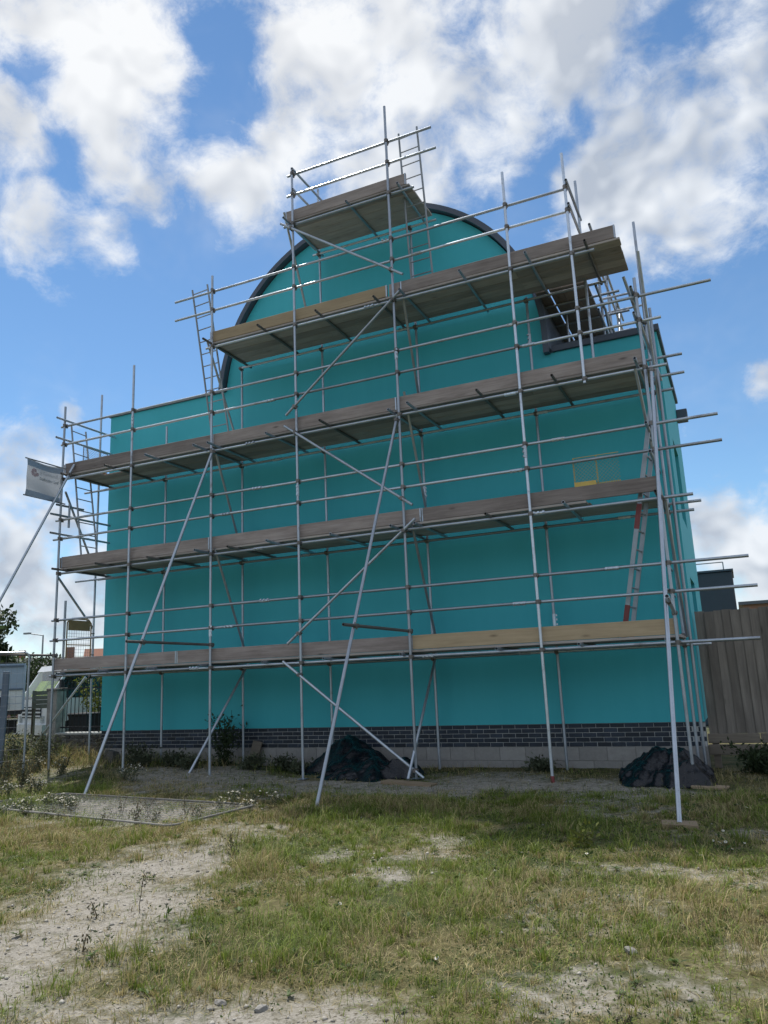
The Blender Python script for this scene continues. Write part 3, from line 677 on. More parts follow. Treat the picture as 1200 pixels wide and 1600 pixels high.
# end toe boards
for x, l in ((0.10, 1), (0.10, 2)):
    inst(board_mesh(1.1, 'deck_board_deep', 0.224), 'toe_board', SC, (x - 0.04, -0.86, LZ[l] + 0.232), (R(90), 0, R(90)))
# facade braces on the outside of the uprights
for p, q in [((5.77, 6.40), (8.19, 8.32)), ((5.72, 10.37), (8.24, 8.60)), ((5.73, 6.20), (8.2, 4.38)), ((5.73, 2.22), (8.24, 4.14)), ((5.63, 1.92), (8.16, 0.02))]:
    o = tb('brace', (p[0], -1.573, p[1]), (q[0], -1.573, q[1]), 'galvanised_bright' if p[1] < 2 else 'galvanised')
    for x, zc in ((5.95, None), (8.01, None)):
        t = (x - p[0]) / (q[0] - p[0])
        if 0 < t < 1: inst(SWV, 'swivel_coupler', o, (x, -1.525, p[1] + t * (q[1] - p[1])))
# ledger braces: outer ledger down to the inner uprights, and from the first lift to the ground
for x0, z0, x1, z1 in [(3.86, 8.40, 3.80, 6.35), (4.10, 5.95, 3.82, 4.25), (4.08, 4.10, 3.97, 2.02), (8.16, 8.36, 7.95, 6.3), (8.10, 6.45, 7.96, 4.3), (8.12, 4.10, 8.01, 2.02), (5.72, 10.7, 5.60, 8.6), (0.17, 5.75, -0.14, 4.2), (0.06, 3.93, -0.12, 2.9)]:
    tb('brace', (x0, -1.44, z0), (x1, -0.21, z1))
tb('brace', (3.98, -0.21, 1.95), (3.50, -1.40, 0.02)); tb('brace', (7.97, -0.21, 1.95), (8.0, -1.82, 0.03), 'galvanised_bright'); tb('brace', (-0.31, -0.2, 1.86), (-2.2, -0.16, 0.02), 'galvanised_bright')
# rakers leaning out from the facade, tied back near the first lift
RAK = [((4.10, -1.56, 5.98), (3.47, -3.86, 0.05)), ((7.98, -1.56, 5.92), (7.67, -4.08, 0.05)), ((12.19, -1.56, 5.95), (12.12, -4.5, 0.06)), ((0.38, -1.56, 6.08), (-0.62, -4.1, 0.0))]
for k, (p, q) in enumerate(RAK):
    p, q = Vector(p), Vector(q); q.z = gz1(q.x, q.y) + 0.03; d = (p - q).normalized()
    o = tb('raker', q, p + d * (0.25 if k == 3 else 0.05), 'galvanised_bright' if k != 1 else 'galvanised', r=0.0255)
    inst(SWV, 'swivel_coupler', o, p + Vector((0.0, 0.03, 0)))
    t = (2.33 - q.z) / (p.z - q.z); c = q + (p - q) * t
    sx = OUT[[2, 4, 6, 0][k]][0]
    far = Vector((sx, -1.42, 2.30)); e = (c - far).normalized()
    s_ = tb('tie_tube', far, c + e * ((0.35, 0.35, 0.6, 1.6)[k]) + Vector((0.052, 0, 0)), 'galvanised_bright' if k == 2 else 'coupler_steel')
    inst(SWV, 'swivel_coupler', s_, c + Vector((0.03, 0.03, 0)), (0, R(90), 0)); inst(CPL, 'coupler', s_, (sx, YO, 2.30))
# left-hand end: rails across the end, short stubs, ladder brackets
for y0, y1, z in [(-1.76, -0.06, 7.33), (-1.76, -0.06, 6.89), (-1.80, -0.12, 5.21), (-1.79, -0.12, 4.81)]: tb('guard_rail', (0.17, y0, z), (0.17 + random.uniform(-.03, .03), y1, z + 0.01))
tb('tie_tube', (0.10, -1.60, 5.45), (0.13, -0.88, 5.46)); tb('tie_tube', (0.19, -1.33, 5.50), (0.19, -1.33, 4.98)); tb('standard', (0.22, -1.35, 1.96), (0.22, -1.35, 3.42))
tb('ledger', (-0.62, YIL, LZ[1]), (0.5, YIL, LZ[1])); tb('ledger', (-0.45, YIL, LZ[2]), (0.4, YIL, LZ[2]))
# right-hand end of the fourth lift and of the fifth lift: rails across the end
for x, y0, y1, z in [(11.235, -1.62, -0.3, 9.47), (11.235, -1.6, -0.32, 9.05), (5.99, -1.56, -0.1, 11.52), (5.99, -1.55, -0.12, 11.07), (12.05, -1.72, -0.15, 7.28), (12.05, -1.70, -0.15, 6.86), (12.04, -1.74, -0.1, 5.09), (12.04, -1.66, -0.1, 2.63), (12.04, -1.6, -0.1, 3.05), (12.04, -1.62, -0.1, 4.68)]:
    tb('guard_rail', (x, y0, z), (x, y1, z + 0.01))
tb('brace', (11.97, -1.6, 6.0), (12.05, -0.35, 4.15)); tb('brace', (12.16, -1.4, 3.95), (12.16, -0.3, 2.0)); tb('standard', (12.22, -0.55, 0.02), (12.22, -0.55, 7.4)); tb('brace', (11.95, -1.56, 7.55), (12.25, -0.3, 6.2))
tb('brace', (12.2, -1.42, 8.0), (12.18, -0.3, 5.7))
for z in (4.1, 6.58, 6.26): tb('tie_tube', (11.7, -0.35, z), (12.62, -0.35, z))
for z in (2.02, 4.1, 6.2, 7.3): inst(CPL, 'coupler', std_i[6], (12.11, YI, z), (0, 0, R(180)))
# return lift running back over the flat roof, right of the arch
for k in range(4):
    x = 10.42 + k * bp
    for a_, c_ in ((-0.28, 2.0), (2.0, 4.2)):
        L = c_ - a_ - 0.01
        me_ = BOARDM.setdefault(('deep', L), None) or MB().box(-bw / 2, bw / 2, -L / 2, L / 2, 0, 0.038, 0.004).mesh('board')
        if not me_.materials: me_.materials.append(MAT['deck_board_deep'])
        BOARDM[('deep', L)] = me_
        inst(me_, 'deck_board', SC, (x + (0.012 if k else -0.012), (a_ + c_) / 2, LZ[3] + 0.078 + random.uniform(0, .004)), (0, random.uniform(-.008, .008), 0))
for y in (0.3, 1.2, 2.1, 3.0, 3.9): tb('transom', (10.30, y, LZ[3] + 0.05), (11.75 + random.uniform(-.1, .1), y, LZ[3] + 0.05))
for y in (0.7, 2.0, 3.4):
    tb('standard', (11.32, y, 6.86), (11.32, y, 9.5)); tb('standard', (10.62 + 0.05 * y, y, 6.86), (10.62 + 0.05 * y, y, 8.2))
for z, e in ((LZ[3], 4.3), (9.0, 4.2), (9.42, 4.2), (7.75, 4.2)): tb('ledger', (11.36, -0.2, z), (11.36, e, z))
tb('brace', (11.38, 0.7, 8.15), (11.38, 2.0, 7.0)); tb('brace', (11.38, 3.4, 9.3), (11.38, 2.0, 7.2))
for y, z, w in ((1.4, 8.7, 0.5), (2.6, 8.95, 0.6), (2.4, 8.35, 0.55)): tb('guard_rail', (11.2, y, z), (11.4 + w, y, z))

# timber pads under the raking tubes
for x, y, lab in [(7.67, -4.1, 'small timber pad under the middle raking tube'), (12.12, -4.52, 'short square timber pad under the right-hand raking tube'), (8.02, -1.85, 'long thin timber sole board under the brace by the tarpaulin heap'), (12.3, -1.7, 'grey board end lying beside the right-hand tarpaulin')]:
    L = 0.17 if '-hand raking' in lab else (0.45 if 'long' in lab else 0.22)
    o = MB().box(-L, L, -0.11, 0.11, -0.01, 0.036, 0.004).build('timber_pad', 'sole_wood'); o.location = (x, y, gz1(x, y)); o.rotation_euler = (0.02, 0.03, random.uniform(-.25, .25)); tag(o, lab, 'timber pad', 'timber pads under the scaffold tubes')

# ------------------------------------------------------------------ ladders
def ladder(name, label, a0, a1, b0, b1, mat, r=0.019, step=0.25, flat=False, red=()):
    """a0->a1 and b0->b1 are the feet and tops of the two stiles"""
    a0, a1, b0, b1 = (Vector(q) for q in (a0, a1, b0, b1)); t = thing(name, label, 'ladder', (a0 + b0) / 2, 'ladders on the scaffold')
    for n_s, (p, q) in enumerate(((a0, a1), (b0, b1))):
        mb_ = MB()
        if flat:
            d = (q - p).normalized(); side = (b0 - a0).normalized(); nrm = d.cross(side).normalized()
            vs = [c + side * (sx * 0.013) + nrm * (sn * 0.033) for c in (p, q) for sx, sn in ((-1, -1), (1, -1), (1, 1), (-1, 1))]
            mb_.add(vs, [(0, 1, 2, 3), (7, 6, 5, 4), (0, 4, 5, 1), (1, 5, 6, 2), (2, 6, 7, 3), (3, 7, 4, 0)])
        else: mb_.tube(p, q, r, seg=10)
        st = mb_.build('stile', mat, t, smooth=not flat, fix=flat)
        for u0, u1 in (red if n_s == 0 else ()):
            d = q - p; side = (b0 - a0).normalized(); nrm = d.normalized().cross(side).normalized(); vs = [c + side * (sx * 0.0155) + nrm * (sn * 0.036) for c in (p + d * u0, p + d * u1) for sx, sn in ((-1, -1), (1, -1), (1, 1), (-1, 1))]
            k_ = MB().add(vs, [(0, 1, 2, 3), (7, 6, 5, 4), (0, 4, 5, 1), (1, 5, 6, 2), (2, 6, 7, 3), (3, 7, 4, 0)]).build('sticker', 'red_paint', st, fix=True); k_['label'] = 'red band on the ladder stile'
    n_ = int((a1 - a0).length / step)
    for i in range(n_):
        u = (i + 0.6) / n_; MB().tube(a0 + (a1 - a0) * u, b0 + (b1 - b0) * u, 0.012 if not flat else 0.015, seg=8).build('rung', mat, t)
    return t
ladder('ladder', 'steel ladder at the left end rising through the third lift', (0.58, -1.3, 4.14), (0.11, -1.3, 7.27), (0.62, -0.88, 4.14), (0.10, -0.88, 7.26), 'ladder_steel')
ladder('ladder', 'steel ladder beside the left end of the fourth lift, standing clear of the arch', (3.49, -0.66, 6.15), (3.44, -1.39, 9.63), (3.91, -0.66, 6.15), (3.82, -1.39, 9.66), 'ladder_steel')
ladder('ladder', 'steel ladder reaching the topmost platform, against the clouds', (8.06, -0.62, 8.33), (8.23, -1.39, 11.6), (8.50, -0.62, 8.33), (8.60, -1.39, 11.62), 'ladder_steel')
ladder('ladder', 'aluminium ladder with red bands leaning at the right end below the third lift', (11.34, -1.25, 2.0), (12.09, -1.25, 5.42), (11.40, -0.85, 2.0), (12.13, -0.85, 5.42), 'ladder_alu', flat=True, step=0.28, red=((0.03, 0.14), (0.47, 0.58)))

# ------------------------------------------------------------------ guards, gate, banner on the scaffold
def diamond(mb_, O, U, V, w, h, s, r):
    """diamond wire mesh in the rectangle O + U*[0,w] + V*[0,h]"""
    O, U, V = Vector(O), Vector(U), Vector(V)
    for sg in (1, -1):
        k = -h
        while k < w:
            pts = []
            for t in (0.0, h):
                pts.append((k + t if sg > 0 else k + h - t, t))
            (u0, v0), (u1, v1) = pts
            # clip to the width
            def clip(u, v, uu, vv):
                if u < 0: v = v + (0 - u) / (uu - u) * (vv - v); u = 0
                if u > w: v = v + (w - u) / (uu - u) * (vv - v); u = w
                return u, v
            if not (max(u0, u1) <= 0 or min(u0, u1) >= w):
                A = clip(u0, v0, u1, v1); B = clip(u1, v1, u0, v0)
                mb_.tube(O + U * A[0] + V * A[1], O + U * B[0] + V * B[1], r, seg=4, caps=False)
            k += s
bgd = thing('brick_guard', 'yellow mesh brick guard standing on the second-lift toe board', 'brick guard', (11.2, -1.385, 4.3))
for k, x in enumerate((10.87, 11.22)):
    m1 = MB(); diamond(m1, (x, -1.378, 4.345), (1, 0, 0), (0, 0, 1), 0.34, 0.44, 0.058, 0.0016); m1.build('mesh', 'yellow_plastic', bgd)
    fr = MB(); 
    for i in range(13): fr.box(x + i * 0.0265, x + i * 0.0265 + 0.017, -1.386, -1.370, 4.335, 4.368)
    for i in range(17): fr.box(x - 0.010, x + 0.012, -1.386, -1.372, 4.36 + i * 0.0265, 4.36 + i * 0.0265 + 0.015)
    fr.box(x - 0.004, x + 0.345, -1.381, -1.375, 4.80, 4.81); fr.build('edge_strip', 'yellow_plastic', bgd)
k_ = MB().box(10.87, 11.2, -1.44, -1.43, 4.30, 4.40).build('toe_panel', 'yellow_plastic', bgd)
gt = thing('ladder_gate', 'safety gate with tan panel and wire mesh at the left end of the first lift', 'gate', (0.2, -0.95, 2.0))
y0, y1, z0, z1 = -1.26, -0.60, 2.02, 3.06
fr = MB().poly([(0.2, y0, z0), (0.2, y0, z1 - 0.08), (0.2, y0 + 0.08, z1), (0.2, y1 - 0.08, z1), (0.2, y1, z1 - 0.08), (0.2, y1, z0)], 8, 0.014); fr.tube((0.2, y0, z0 + 0.02), (0.2, y1, z0 + 0.02), 0.014, seg=8).tube((0.2, y0, z0 + 0.5), (0.2, y1, z0 + 0.5), 0.012, seg=8)
fr.build('frame', 'gate_tan', gt); MB().box(0.194, 0.206, y0 + 0.03, y1 - 0.03, z1 - 0.24, z1 - 0.03, 0.004).build('panel', 'gate_tan', gt); MB().box(0.194, 0.206, y0 + 0.03, y1 - 0.03, z0, z0 + 0.12, 0.004).build('kick_panel', 'gate_orange', gt)
w_ = MB()
for i in range(1, 10): w_.tube((0.2, y0 + i * 0.066, z0 + 0.12), (0.2, y0 + i * 0.066, z1 - 0.24), 0.0028, seg=4)
for i in range(11): w_.tube((0.2, y0, z0 + 0.14 + i * 0.066), (0.2, y1, z0 + 0.14 + i * 0.066), 0.0028, seg=4)
w_.build('mesh', 'wire', gt)
for z in (z0 + 0.3, z0 + 0.75): MB().tube((0.2, y1, z), (0.2, y1 + 0.10, z), 0.012, seg=8).build('hinge', 'coupler_steel', gt)
g2 = thing('ladder_gate', 'orange-based mesh panel at the left end of the third lift', 'gate', (0.16, -0.55, 6.2))
m1 = MB(); diamond(m1, (0.10, -0.92, 6.42), (0, 1, 0), (0, 0, 1), 0.72, 0.46, 0.055, 0.0022); m1.build('mesh', 'wire', g2)
fr = MB().poly([(0.10, -0.92, 6.2), (0.10, -0.92, 6.9), (0.10, -0.20, 6.9), (0.10, -0.20, 6.2)], 8, 0.010); fr.build('frame', 'wire', g2)
MB().box(0.09, 0.11, -0.93, -0.2, 6.2, 6.45, 0.01).build('kick_panel', 'gate_orange', g2)
# banner on two arms, standing out square to the wall at the left end
bn = thing('banner', 'pale fabric company banner on two arms at the left end of the scaffold', 'banner', (0.1, -1.5, 5.4))
NY, NZ = 22, 16; mb = MB()
def ban(u, v): return (0.13 + 0.035 * math.sin(u * 5.2 + v * 2) * (0.3 + u) + 0.012 * math.sin(v * 9 + u * 3), -2.44 + (1 - u) * 0 + u * 0.93 + 0.02 * math.sin(v * math.pi) * (1 - u), 5.49 + v * 0.77 - 0.015 * math.sin(u * math.pi))
vs = [ban(i / NY, j / NZ) for j in range(NZ + 1) for i in range(NY + 1)]
fs = [(j * (NY + 1) + i, j * (NY + 1) + i + 1, (j + 1) * (NY + 1) + i + 1, (j + 1) * (NY + 1) + i) for j in range(NZ) for i in range(NY)]
mb.add(vs, fs); cl = mb.build('cloth', 'banner_cloth', bn, smooth=True)
for zc in (0.045, 0.86):
    mb = MB(); 
    for i in range(NY):
        for dz in (0.0,):
            p0, p1 = ban(i / NY, zc - 0.045), ban((i + 1) / NY, zc - 0.045); q0, q1 = ban(i / NY, zc + 0.11), ban((i + 1) / NY, zc + 0.11)
            mb.add([(p[0] + 0.004, p[1], p[2]) for p in (p0, p1, q1, q0)], [(0, 1, 2, 3)])
    mb.build('hem', 'panel_blue', bn, smooth=True)
MB().tube((0.13, -2.47, 6.265), (0.13, -1.40, 6.265), 0.014, seg=10).build('arm', 'lamp_grey', bn); MB().tube((0.13, -2.47, 5.49), (0.13, -1.40, 5.49), 0.014, seg=10).build('arm', 'lamp_grey', bn)
mb = MB(); cy_, cz_ = -2.24, 6.02          # pale printed rose, seen through the cloth
for k in range(9):
    t = k * 0.7; r_ = 0.018 + 0.009 * k; c = (cy_ + r_ * math.cos(t) * 0.9, cz_ + r_ * math.sin(t) * 0.9); rr = 0.028 + 0.003 * k
    def onb(y, z): u = (y + 2.44) / 0.93; v = (z - 5.49) / 0.77; p = ban(u, v); return (p[0] + 0.006, y, z)
    vs = [onb(c[0] + rr * math.cos(R(60 * i)) , c[1] + rr * 0.8 * math.sin(R(60 * i))) for i in range(6)]
    vs = [(x + 0.0004 * k, y, z) for x, y, z in vs]; mb.add(vs, [tuple(range(6))])
mb.build('emblem', 'rose_ink', bn)
def text_mesh(txt, size, y, z, name, parent, mat, bold=False):
    cu = bpy.data.curves.new('lettering', 'FONT'); cu.body = txt; cu.size = size; cu.extrude = 0.0; cu.resolution_u = 2
    if bold: cu.offset = 0.003
    ob = bpy.data.objects.new('lettering', cu); COL.objects.link(ob)
    dg = bpy.context.evaluated_depsgraph_get(); me_ = bpy.data.meshes.new_from_object(ob.evaluated_get(dg)); bpy.data.objects.remove(ob)
    base = parent.location
    for v_ in me_.vertices:
        yy, zz_ = y + v_.co.x, z + v_.co.y; u = (yy + 2.44) / 0.93; q = ban(u, (zz_ - 5.49) / 0.77)
        v_.co = (q[0] + 0.007 - base.x, yy - base.y, zz_ - base.z)
    me_.materials.clear(); me_.materials.append(MAT[mat]); o = bpy.data.objects.new(name, me_); COL.objects.link(o); o.parent = parent; return o
text_mesh('JJ Cornwall', 0.105, -2.10, 6.00, 'lettering', bn, 'text_ink'); text_mesh('Scaffolding Ltd', 0.085, -2.10, 5.88, 'lettering', bn, 'text_ink', True)

# ------------------------------------------------------------------ black polythene heaps
def heap(name, label, c, rx, ry, seed, rot, peaks):
    """a sheet draped over lumps: tents meeting in ridges, with creases and a ragged hem"""
    rs = np.random.default_rng(seed); n = 90; ox, oy = rs.random(2) * 50
    g_ = np.linspace(-1.15, 1.15, n + 1); U, V = np.meshgrid(g_, g_)
    U = U + (fbm(U * 2.2 + ox, V * 2.2, 3) - 0.5) * 0.35; V = V + (fbm(U * 2.2 + 9, V * 2.2 + oy, 3) - 0.5) * 0.35
    acc = np.full(U.shape, math.exp(-0.06 * 26))
    for px_, py_, ph, sl in peaks:
        an_ = np.arctan2(V - py_, U - px_); fold = 1 + 0.24 * np.sin(an_ * 4 + seed + px_ * 9 + 2.5 * fbm(U * 1.3 + ox, V * 1.3, 2)) + 0.09 * np.sin(an_ * 9 + seed * 2 + py_ * 7)
        dd = np.sqrt(((U - px_) * rx) ** 2 + ((V - py_) * ry) ** 2 + 0.02) - 0.141
        acc += np.exp(26 * (ph - sl * fold * dd))
    H = np.log(acc) / 26
    body = sst(0.0, 0.12, H)
    cre = np.abs(2 * fbm(U * 3.2 + ox + 9, V * 3.2 + oy, 3) - 1); cre2 = np.abs(2 * fbm(U * 8 + ox, V * 8 + 3 + oy, 3) - 1)
    H = H + body * (0.095 * (0.35 - cre) + 0.02 * (0.35 - cre2)); ok = H > -0.015; H = np.maximum(H, 0.006)
    ca, sa = math.cos(rot), math.sin(rot); X = c[0] + (U * rx) * ca - (V * ry) * sa; Y = c[1] + (U * rx) * sa + (V * ry) * ca
    Y = np.minimum(Y, -0.03); Z = H + gz(X, Y); vs = np.stack([X.ravel(), Y.ravel(), Z.ravel()], 1).tolist(); ok = ok.ravel(); fs = []
    for j in range(n):
        for i in range(n):
            q = (j * (n + 1) + i, j * (n + 1) + i + 1, (j + 1) * (n + 1) + i + 1, (j + 1) * (n + 1) + i)
            if all(ok[t] for t in q): fs += [(q[0], q[1], q[2]), (q[0], q[2], q[3])] if (i + j) % 2 else [(q[0], q[1], q[3]), (q[1], q[2], q[3])]
    t = thing(name, label, 'tarpaulin', (c[0], c[1], 0), 'black polythene heaps by the wall'); MB().add(vs, fs).build('sheet', 'black_polythene', t, smooth=True)
    return t
heap('tarpaulin_heap', 'large crumpled black polythene heap in front of the wall between uprights', (6.75, -0.82), 1.25, 0.80, 5, -0.28, ((-0.42, 0.25, 0.60, 1.05), (-0.05, 0.05, 0.40, 0.85), (0.35, -0.25, 0.30, 0.85), (0.72, -0.1, 0.31, 1.35), (0.1, -0.55, 0.20, 0.9), (-0.8, -0.1, 0.16, 0.8)))
heap('tarpaulin_heap', 'smaller black polythene sheet slumped at the right-hand corner', (11.72, -1.15), 0.56, 0.62, 8, 0.1, ((-0.2, 0.2, 0.44, 0.95), (0.3, 0.25, 0.42, 1.15), (0.5, -0.5, 0.30, 1.2), (-0.65, 0.25, 0.18, 1.2), (0.05, -0.45, 0.24, 1.0)))

# board leaning on the plinth
o = MB().box(-0.10, 0.10, -0.02, 0.02, 0, 0.5, 0.004).build('leaning_board', 'fence_rail_wood'); o.location = (4.05, -0.22, gz1(4.05, -0.22) - 0.02); o.rotation_euler = (R(-16), R(8), R(4)); tag(o, 'short grey board leaning on the plinth beside the shrub', 'board')

# mesh fence panel lying flat in the weeds
fp_ = thing('fence_panel', 'galvanised mesh fence panel lying flat on the ground at left', 'fence panel', (4.9, -4.8, 0))
FC = [(3.08, -3.92), (6.95, -4.38), (6.80, -5.86), (2.55, -5.15)]
FZ = max(gz1(*c) for c in FC[:3]) + 0.01
def gp(x, y, e=0.03): return (x, y, max(FZ, 0.5 * FZ + 0.5 * gz1(x, y)) + e - 0.01)
def edge_line(p, q, n=12, e=0.035): return [gp(p[0] + (q[0] - p[0]) * i / n, p[1] + (q[1] - p[1]) * i / n, e) for i in range(n + 1)]
for i in range(4):
    p, q = Vector(FC[i]), Vector(FC[(i + 1) % 4]); d = (q - p).normalized() * 0.12
    MB().poly(edge_line(p + d, q - d), 8, 0.014).build('frame_tube', 'stone_grey', fp_, smooth=False)
    nxt = Vector(FC[(i + 2) % 4]); d2 = (nxt - q).normalized() * 0.12
    MB().poly([gp(*(q - d), 0.035), gp(*(q - d * 0.3 + d2 * 0.3), 0.035), gp(*(q + d2), 0.035)], 8, 0.014).build('frame_corner', 'stone_grey', fp_)
w_ = MB(); A, B_, C_, D_ = (Vector(c) for c in FC)
for k in range(1, 44):
    t = k / 44; p = A + (B_ - A) * t; q = D_ + (C_ - D_) * t; w_.poly(edge_line(p, q, 3, 0.03), 4, 0.0022)
for k in range(1, 12):
    t = k / 12; p = A + (D_ - A) * t; q = B_ + (C_ - B_) * t; w_.poly(edge_line(p, q, 8, 0.034), 4, 0.0022)
w_.build('mesh', 'wire', fp_)

# ------------------------------------------------------------------ right: timber fence, dark block, far building
fn = thing('timber_fence', 'weathered closeboard timber fence running right from the wall corner', 'fence', (13.9, 0.16, 0))
bmesh_f = MB().add([(0, 0, 0), (0.145, 0, 0), (0.145, -0.008, 0), (0, -0.022, 0), (0, 0, 1.88), (0.145, 0, 1.88), (0.145, -0.008, 1.88), (0, -0.022, 1.88)], [(0, 1, 2, 3), (7, 6, 5, 4), (0, 4, 5, 1), (1, 5, 6, 2), (2, 6, 7, 3), (3, 7, 4, 0)]).mesh('fence_board')
bmesh_f.materials.append(MAT['fence_wood'])
x = 12.29; k = 0
while x < 16.2:
    inst(bmesh_f, 'fence_board', fn, (x, 0.14 + random.uniform(-.004, .004), 0.512 + random.uniform(-.006, .006)), (random.uniform(-.006, .006), random.uniform(-.008, .008), R(2.5) + random.uniform(-.02, .02)), (1, 1, 1 + random.uniform(-.008, .008))); x += 0.133
for z0, z1 in ((0.37, 0.52), (0.20, 0.36)):
    for a_, c_ in ((12.255, 13.0), (13.0, 15.2)): MB().box(a_ + 0.004, c_ - 0.004, 0.118, 0.150, z0, z1 - 0.008, 0.004).build('gravel_board', 'fence_rail_wood', fn)
for x in (12.36, 14.2, 16.0): MB().box(x - 0.05, x + 0.05, 0.16, 0.26, 0, 2.36).build('post', 'fence_rail_wood', fn)
for z in (0.75, 1.4, 2.1): MB().box(12.30, 16.2, 0.150, 0.20, z, z + 0.09).build('rail', 'fence_rail_wood', fn)
ct = thing('dark_container', 'dark grey box unit with a roof rail beyond the fence', 'container', (12.1, 10, 0))
MB().box(11.2, 12.92, 9.2, 11.2, 0, 3.98, 0.03).build('body', 'container_dark', ct); MB().box(11.15, 12.95, 9.15, 11.25, 3.98, 4.03).build('roof', 'fascia_grey', ct)
r_ = MB().poly([(11.9, 9.3, 4.03), (11.9, 9.3, 4.24), (12.72, 9.3, 4.24), (12.72, 9.3, 4.03)], 6, 0.015); r_.build('roof_rail', 'lamp_grey', ct)
fb_ = thing('brick_building', 'low pinkish brick building far beyond the timber fence', 'building', (20, 30, 0))
MB().box(13.2, 34, 28, 36, 0, 4.3).build('wall', 'brick_far', fb_); MB().box(13.0, 34.2, 27.8, 36.2, 4.3, 4.45).build('roof', 'coping_grey', fb_)
for x in (14.6, 18.0, 21.5): w_ = MB().box(x, x + 1.6, 27.97, 28.05, 3.45, 3.95).build('window', 'white_plastic', fb_)

# ------------------------------------------------------------------ left: pillar, low stone wall, railings
pl_ = thing('stone_pillar', 'grey rendered gate pillar beside the railings', 'pillar', (-1.62, 0.25, 0))
MB().box(-1.77, -1.47, 0.10, 0.40, 0, 1.60, 0.015).build('shaft', 'stone_grey', pl_); MB().box(-1.79, -1.45, 0.08, 0.42, 1.60, 1.66, 0.012).build('cap', 'stone_grey', pl_)
lw = thing('low_wall', 'low dark stone wall under the railings', 'wall', (-0.7, 0.2, 0)); lc = MB().box(-1.46, -0.01, 0.13, 0.40, 0, 0.62).build('core', 'mortar', lw)
for c in range(7):
    x = -1.46
    while x < -0.03:
        w = min(random.uniform(0.14, 0.30), -0.015 - x)
        if w > 0.05: MB().box(x + 0.008, x + w - 0.006, 0.095 + random.uniform(-.012, .012), 0.16, 0.07 + c * 0.078, 0.07 + c * 0.078 + 0.066, 0.008).build('stone', 'stone_dark', lw)
        x += w
MB().box(-1.46, -0.012, 0.08, 0.42, 0.62, 0.665, 0.008).build('capstone', 'concrete_grey', lw)
rl = thing('railings', 'black metal railings on the low stone wall', 'railing', (-0.7, 0.24, 0.66))
for z in (0.76, 1.62): MB().box(-1.45, -0.02, 0.225, 0.255, z, z + 0.03).build('rail', 'railing_black', rl)
for i in range(12):
    x = -1.40 + i * 0.12; MB().tube((x, 0.24, 0.665), (x, 0.24, 1.76), 0.009, seg=6).tube((x, 0.24, 1.76), (x, 0.24, 1.82), 0.012, 0.001, seg=6).build('bar', 'railing_black', rl)
for x, y, h, lab in ((-1.75, 1.3, 1.05, 'dark wheeled bin behind the railings, left of the pair'), (-0.95, 1.5, 1.2, 'taller dark wheeled bin behind the railings near the wall')):
    t = thing('wheeled_bin', lab, 'bin', (x, y, 0), 'bins behind the railings'); MB().add([(x + sx * (0.24 + 0.05 * k), y + sy * (0.24 + 0.05 * k), 0.06 + k * (h - 0.12)) for k in (0, 1) for sx, sy in ((-1, -1), (1, -1), (1, 1), (-1, 1))], [(3, 2, 1, 0), (4, 5, 6, 7), (0, 1, 5, 4), (1, 2, 6, 5), (2, 3, 7, 6), (3, 0, 4, 7)]).build('body', 'chassis_dark', t)
    MB().box(x - 0.31, x + 0.31, y - 0.32, y + 0.31, h - 0.06, h, 0.02).build('lid', 'chassis_dark', t)
    for s_ in (-1, 1): MB().tube((x + s_ * 0.24, y + 0.2, 0.1), (x + s_ * 0.29, y + 0.2, 0.1), 0.1, seg=14).build('wheel', 'rubber', t)
# rubble block by the wall on the left
o = MB().add([(0, 0, 0), (0.36, -0.05, 0), (0.40, 0.2, 0), (0.05, 0.24, 0), (0.10, 0.03, 0.26), (0.33, 0.0, 0.22), (0.34, 0.16, 0.2), (0.12, 0.18, 0.24)], [(3, 2, 1, 0), (4, 5, 6, 7), (0, 1, 5, 4), (1, 2, 6, 5), (2, 3, 7, 6), (3, 0, 4, 7)]).build('rubble_block', 'stone_dark'); o.location = (0.55, -0.55, gz1(0.6, -0.5)); tag(o, 'dark lump of rubble at the foot of the wall on the left', 'rubble')

# ------------------------------------------------------------------ left: parked lorries
def lathe_wheel(t, c, ax, r=0.42, w=0.25):
    c = Vector(c); ax = Vector(ax).normalized(); wh = MB().tube(c - ax * w / 2, c + ax * w / 2, r * 0.62, seg=20).build('wheel', 'lamp_grey', t)
    mb_ = MB(); a_ = ax.orthogonal().normalized(); b_ = ax.cross(a_); prof_ = [(-w / 2, r * 0.6), (-w / 2, r * 0.93), (-w * 0.32, r), (w * 0.32, r), (w / 2, r * 0.93), (w / 2, r * 0.6)]; n_ = 24
    vs = [c + ax * u + (a_ * math.cos(2 * math.pi * i / n_) + b_ * math.sin(2 * math.pi * i / n_)) * rr for i in range(n_) for u, rr in prof_]
    fs = [(i * 6 + k, i * 6 + k + 1, ((i + 1) % n_) * 6 + k + 1, ((i + 1) % n_) * 6 + k) for i in range(n_) for k in range(5)]
    mb_.add(vs, fs).build('tyre', 'rubber', wh, fix=True)
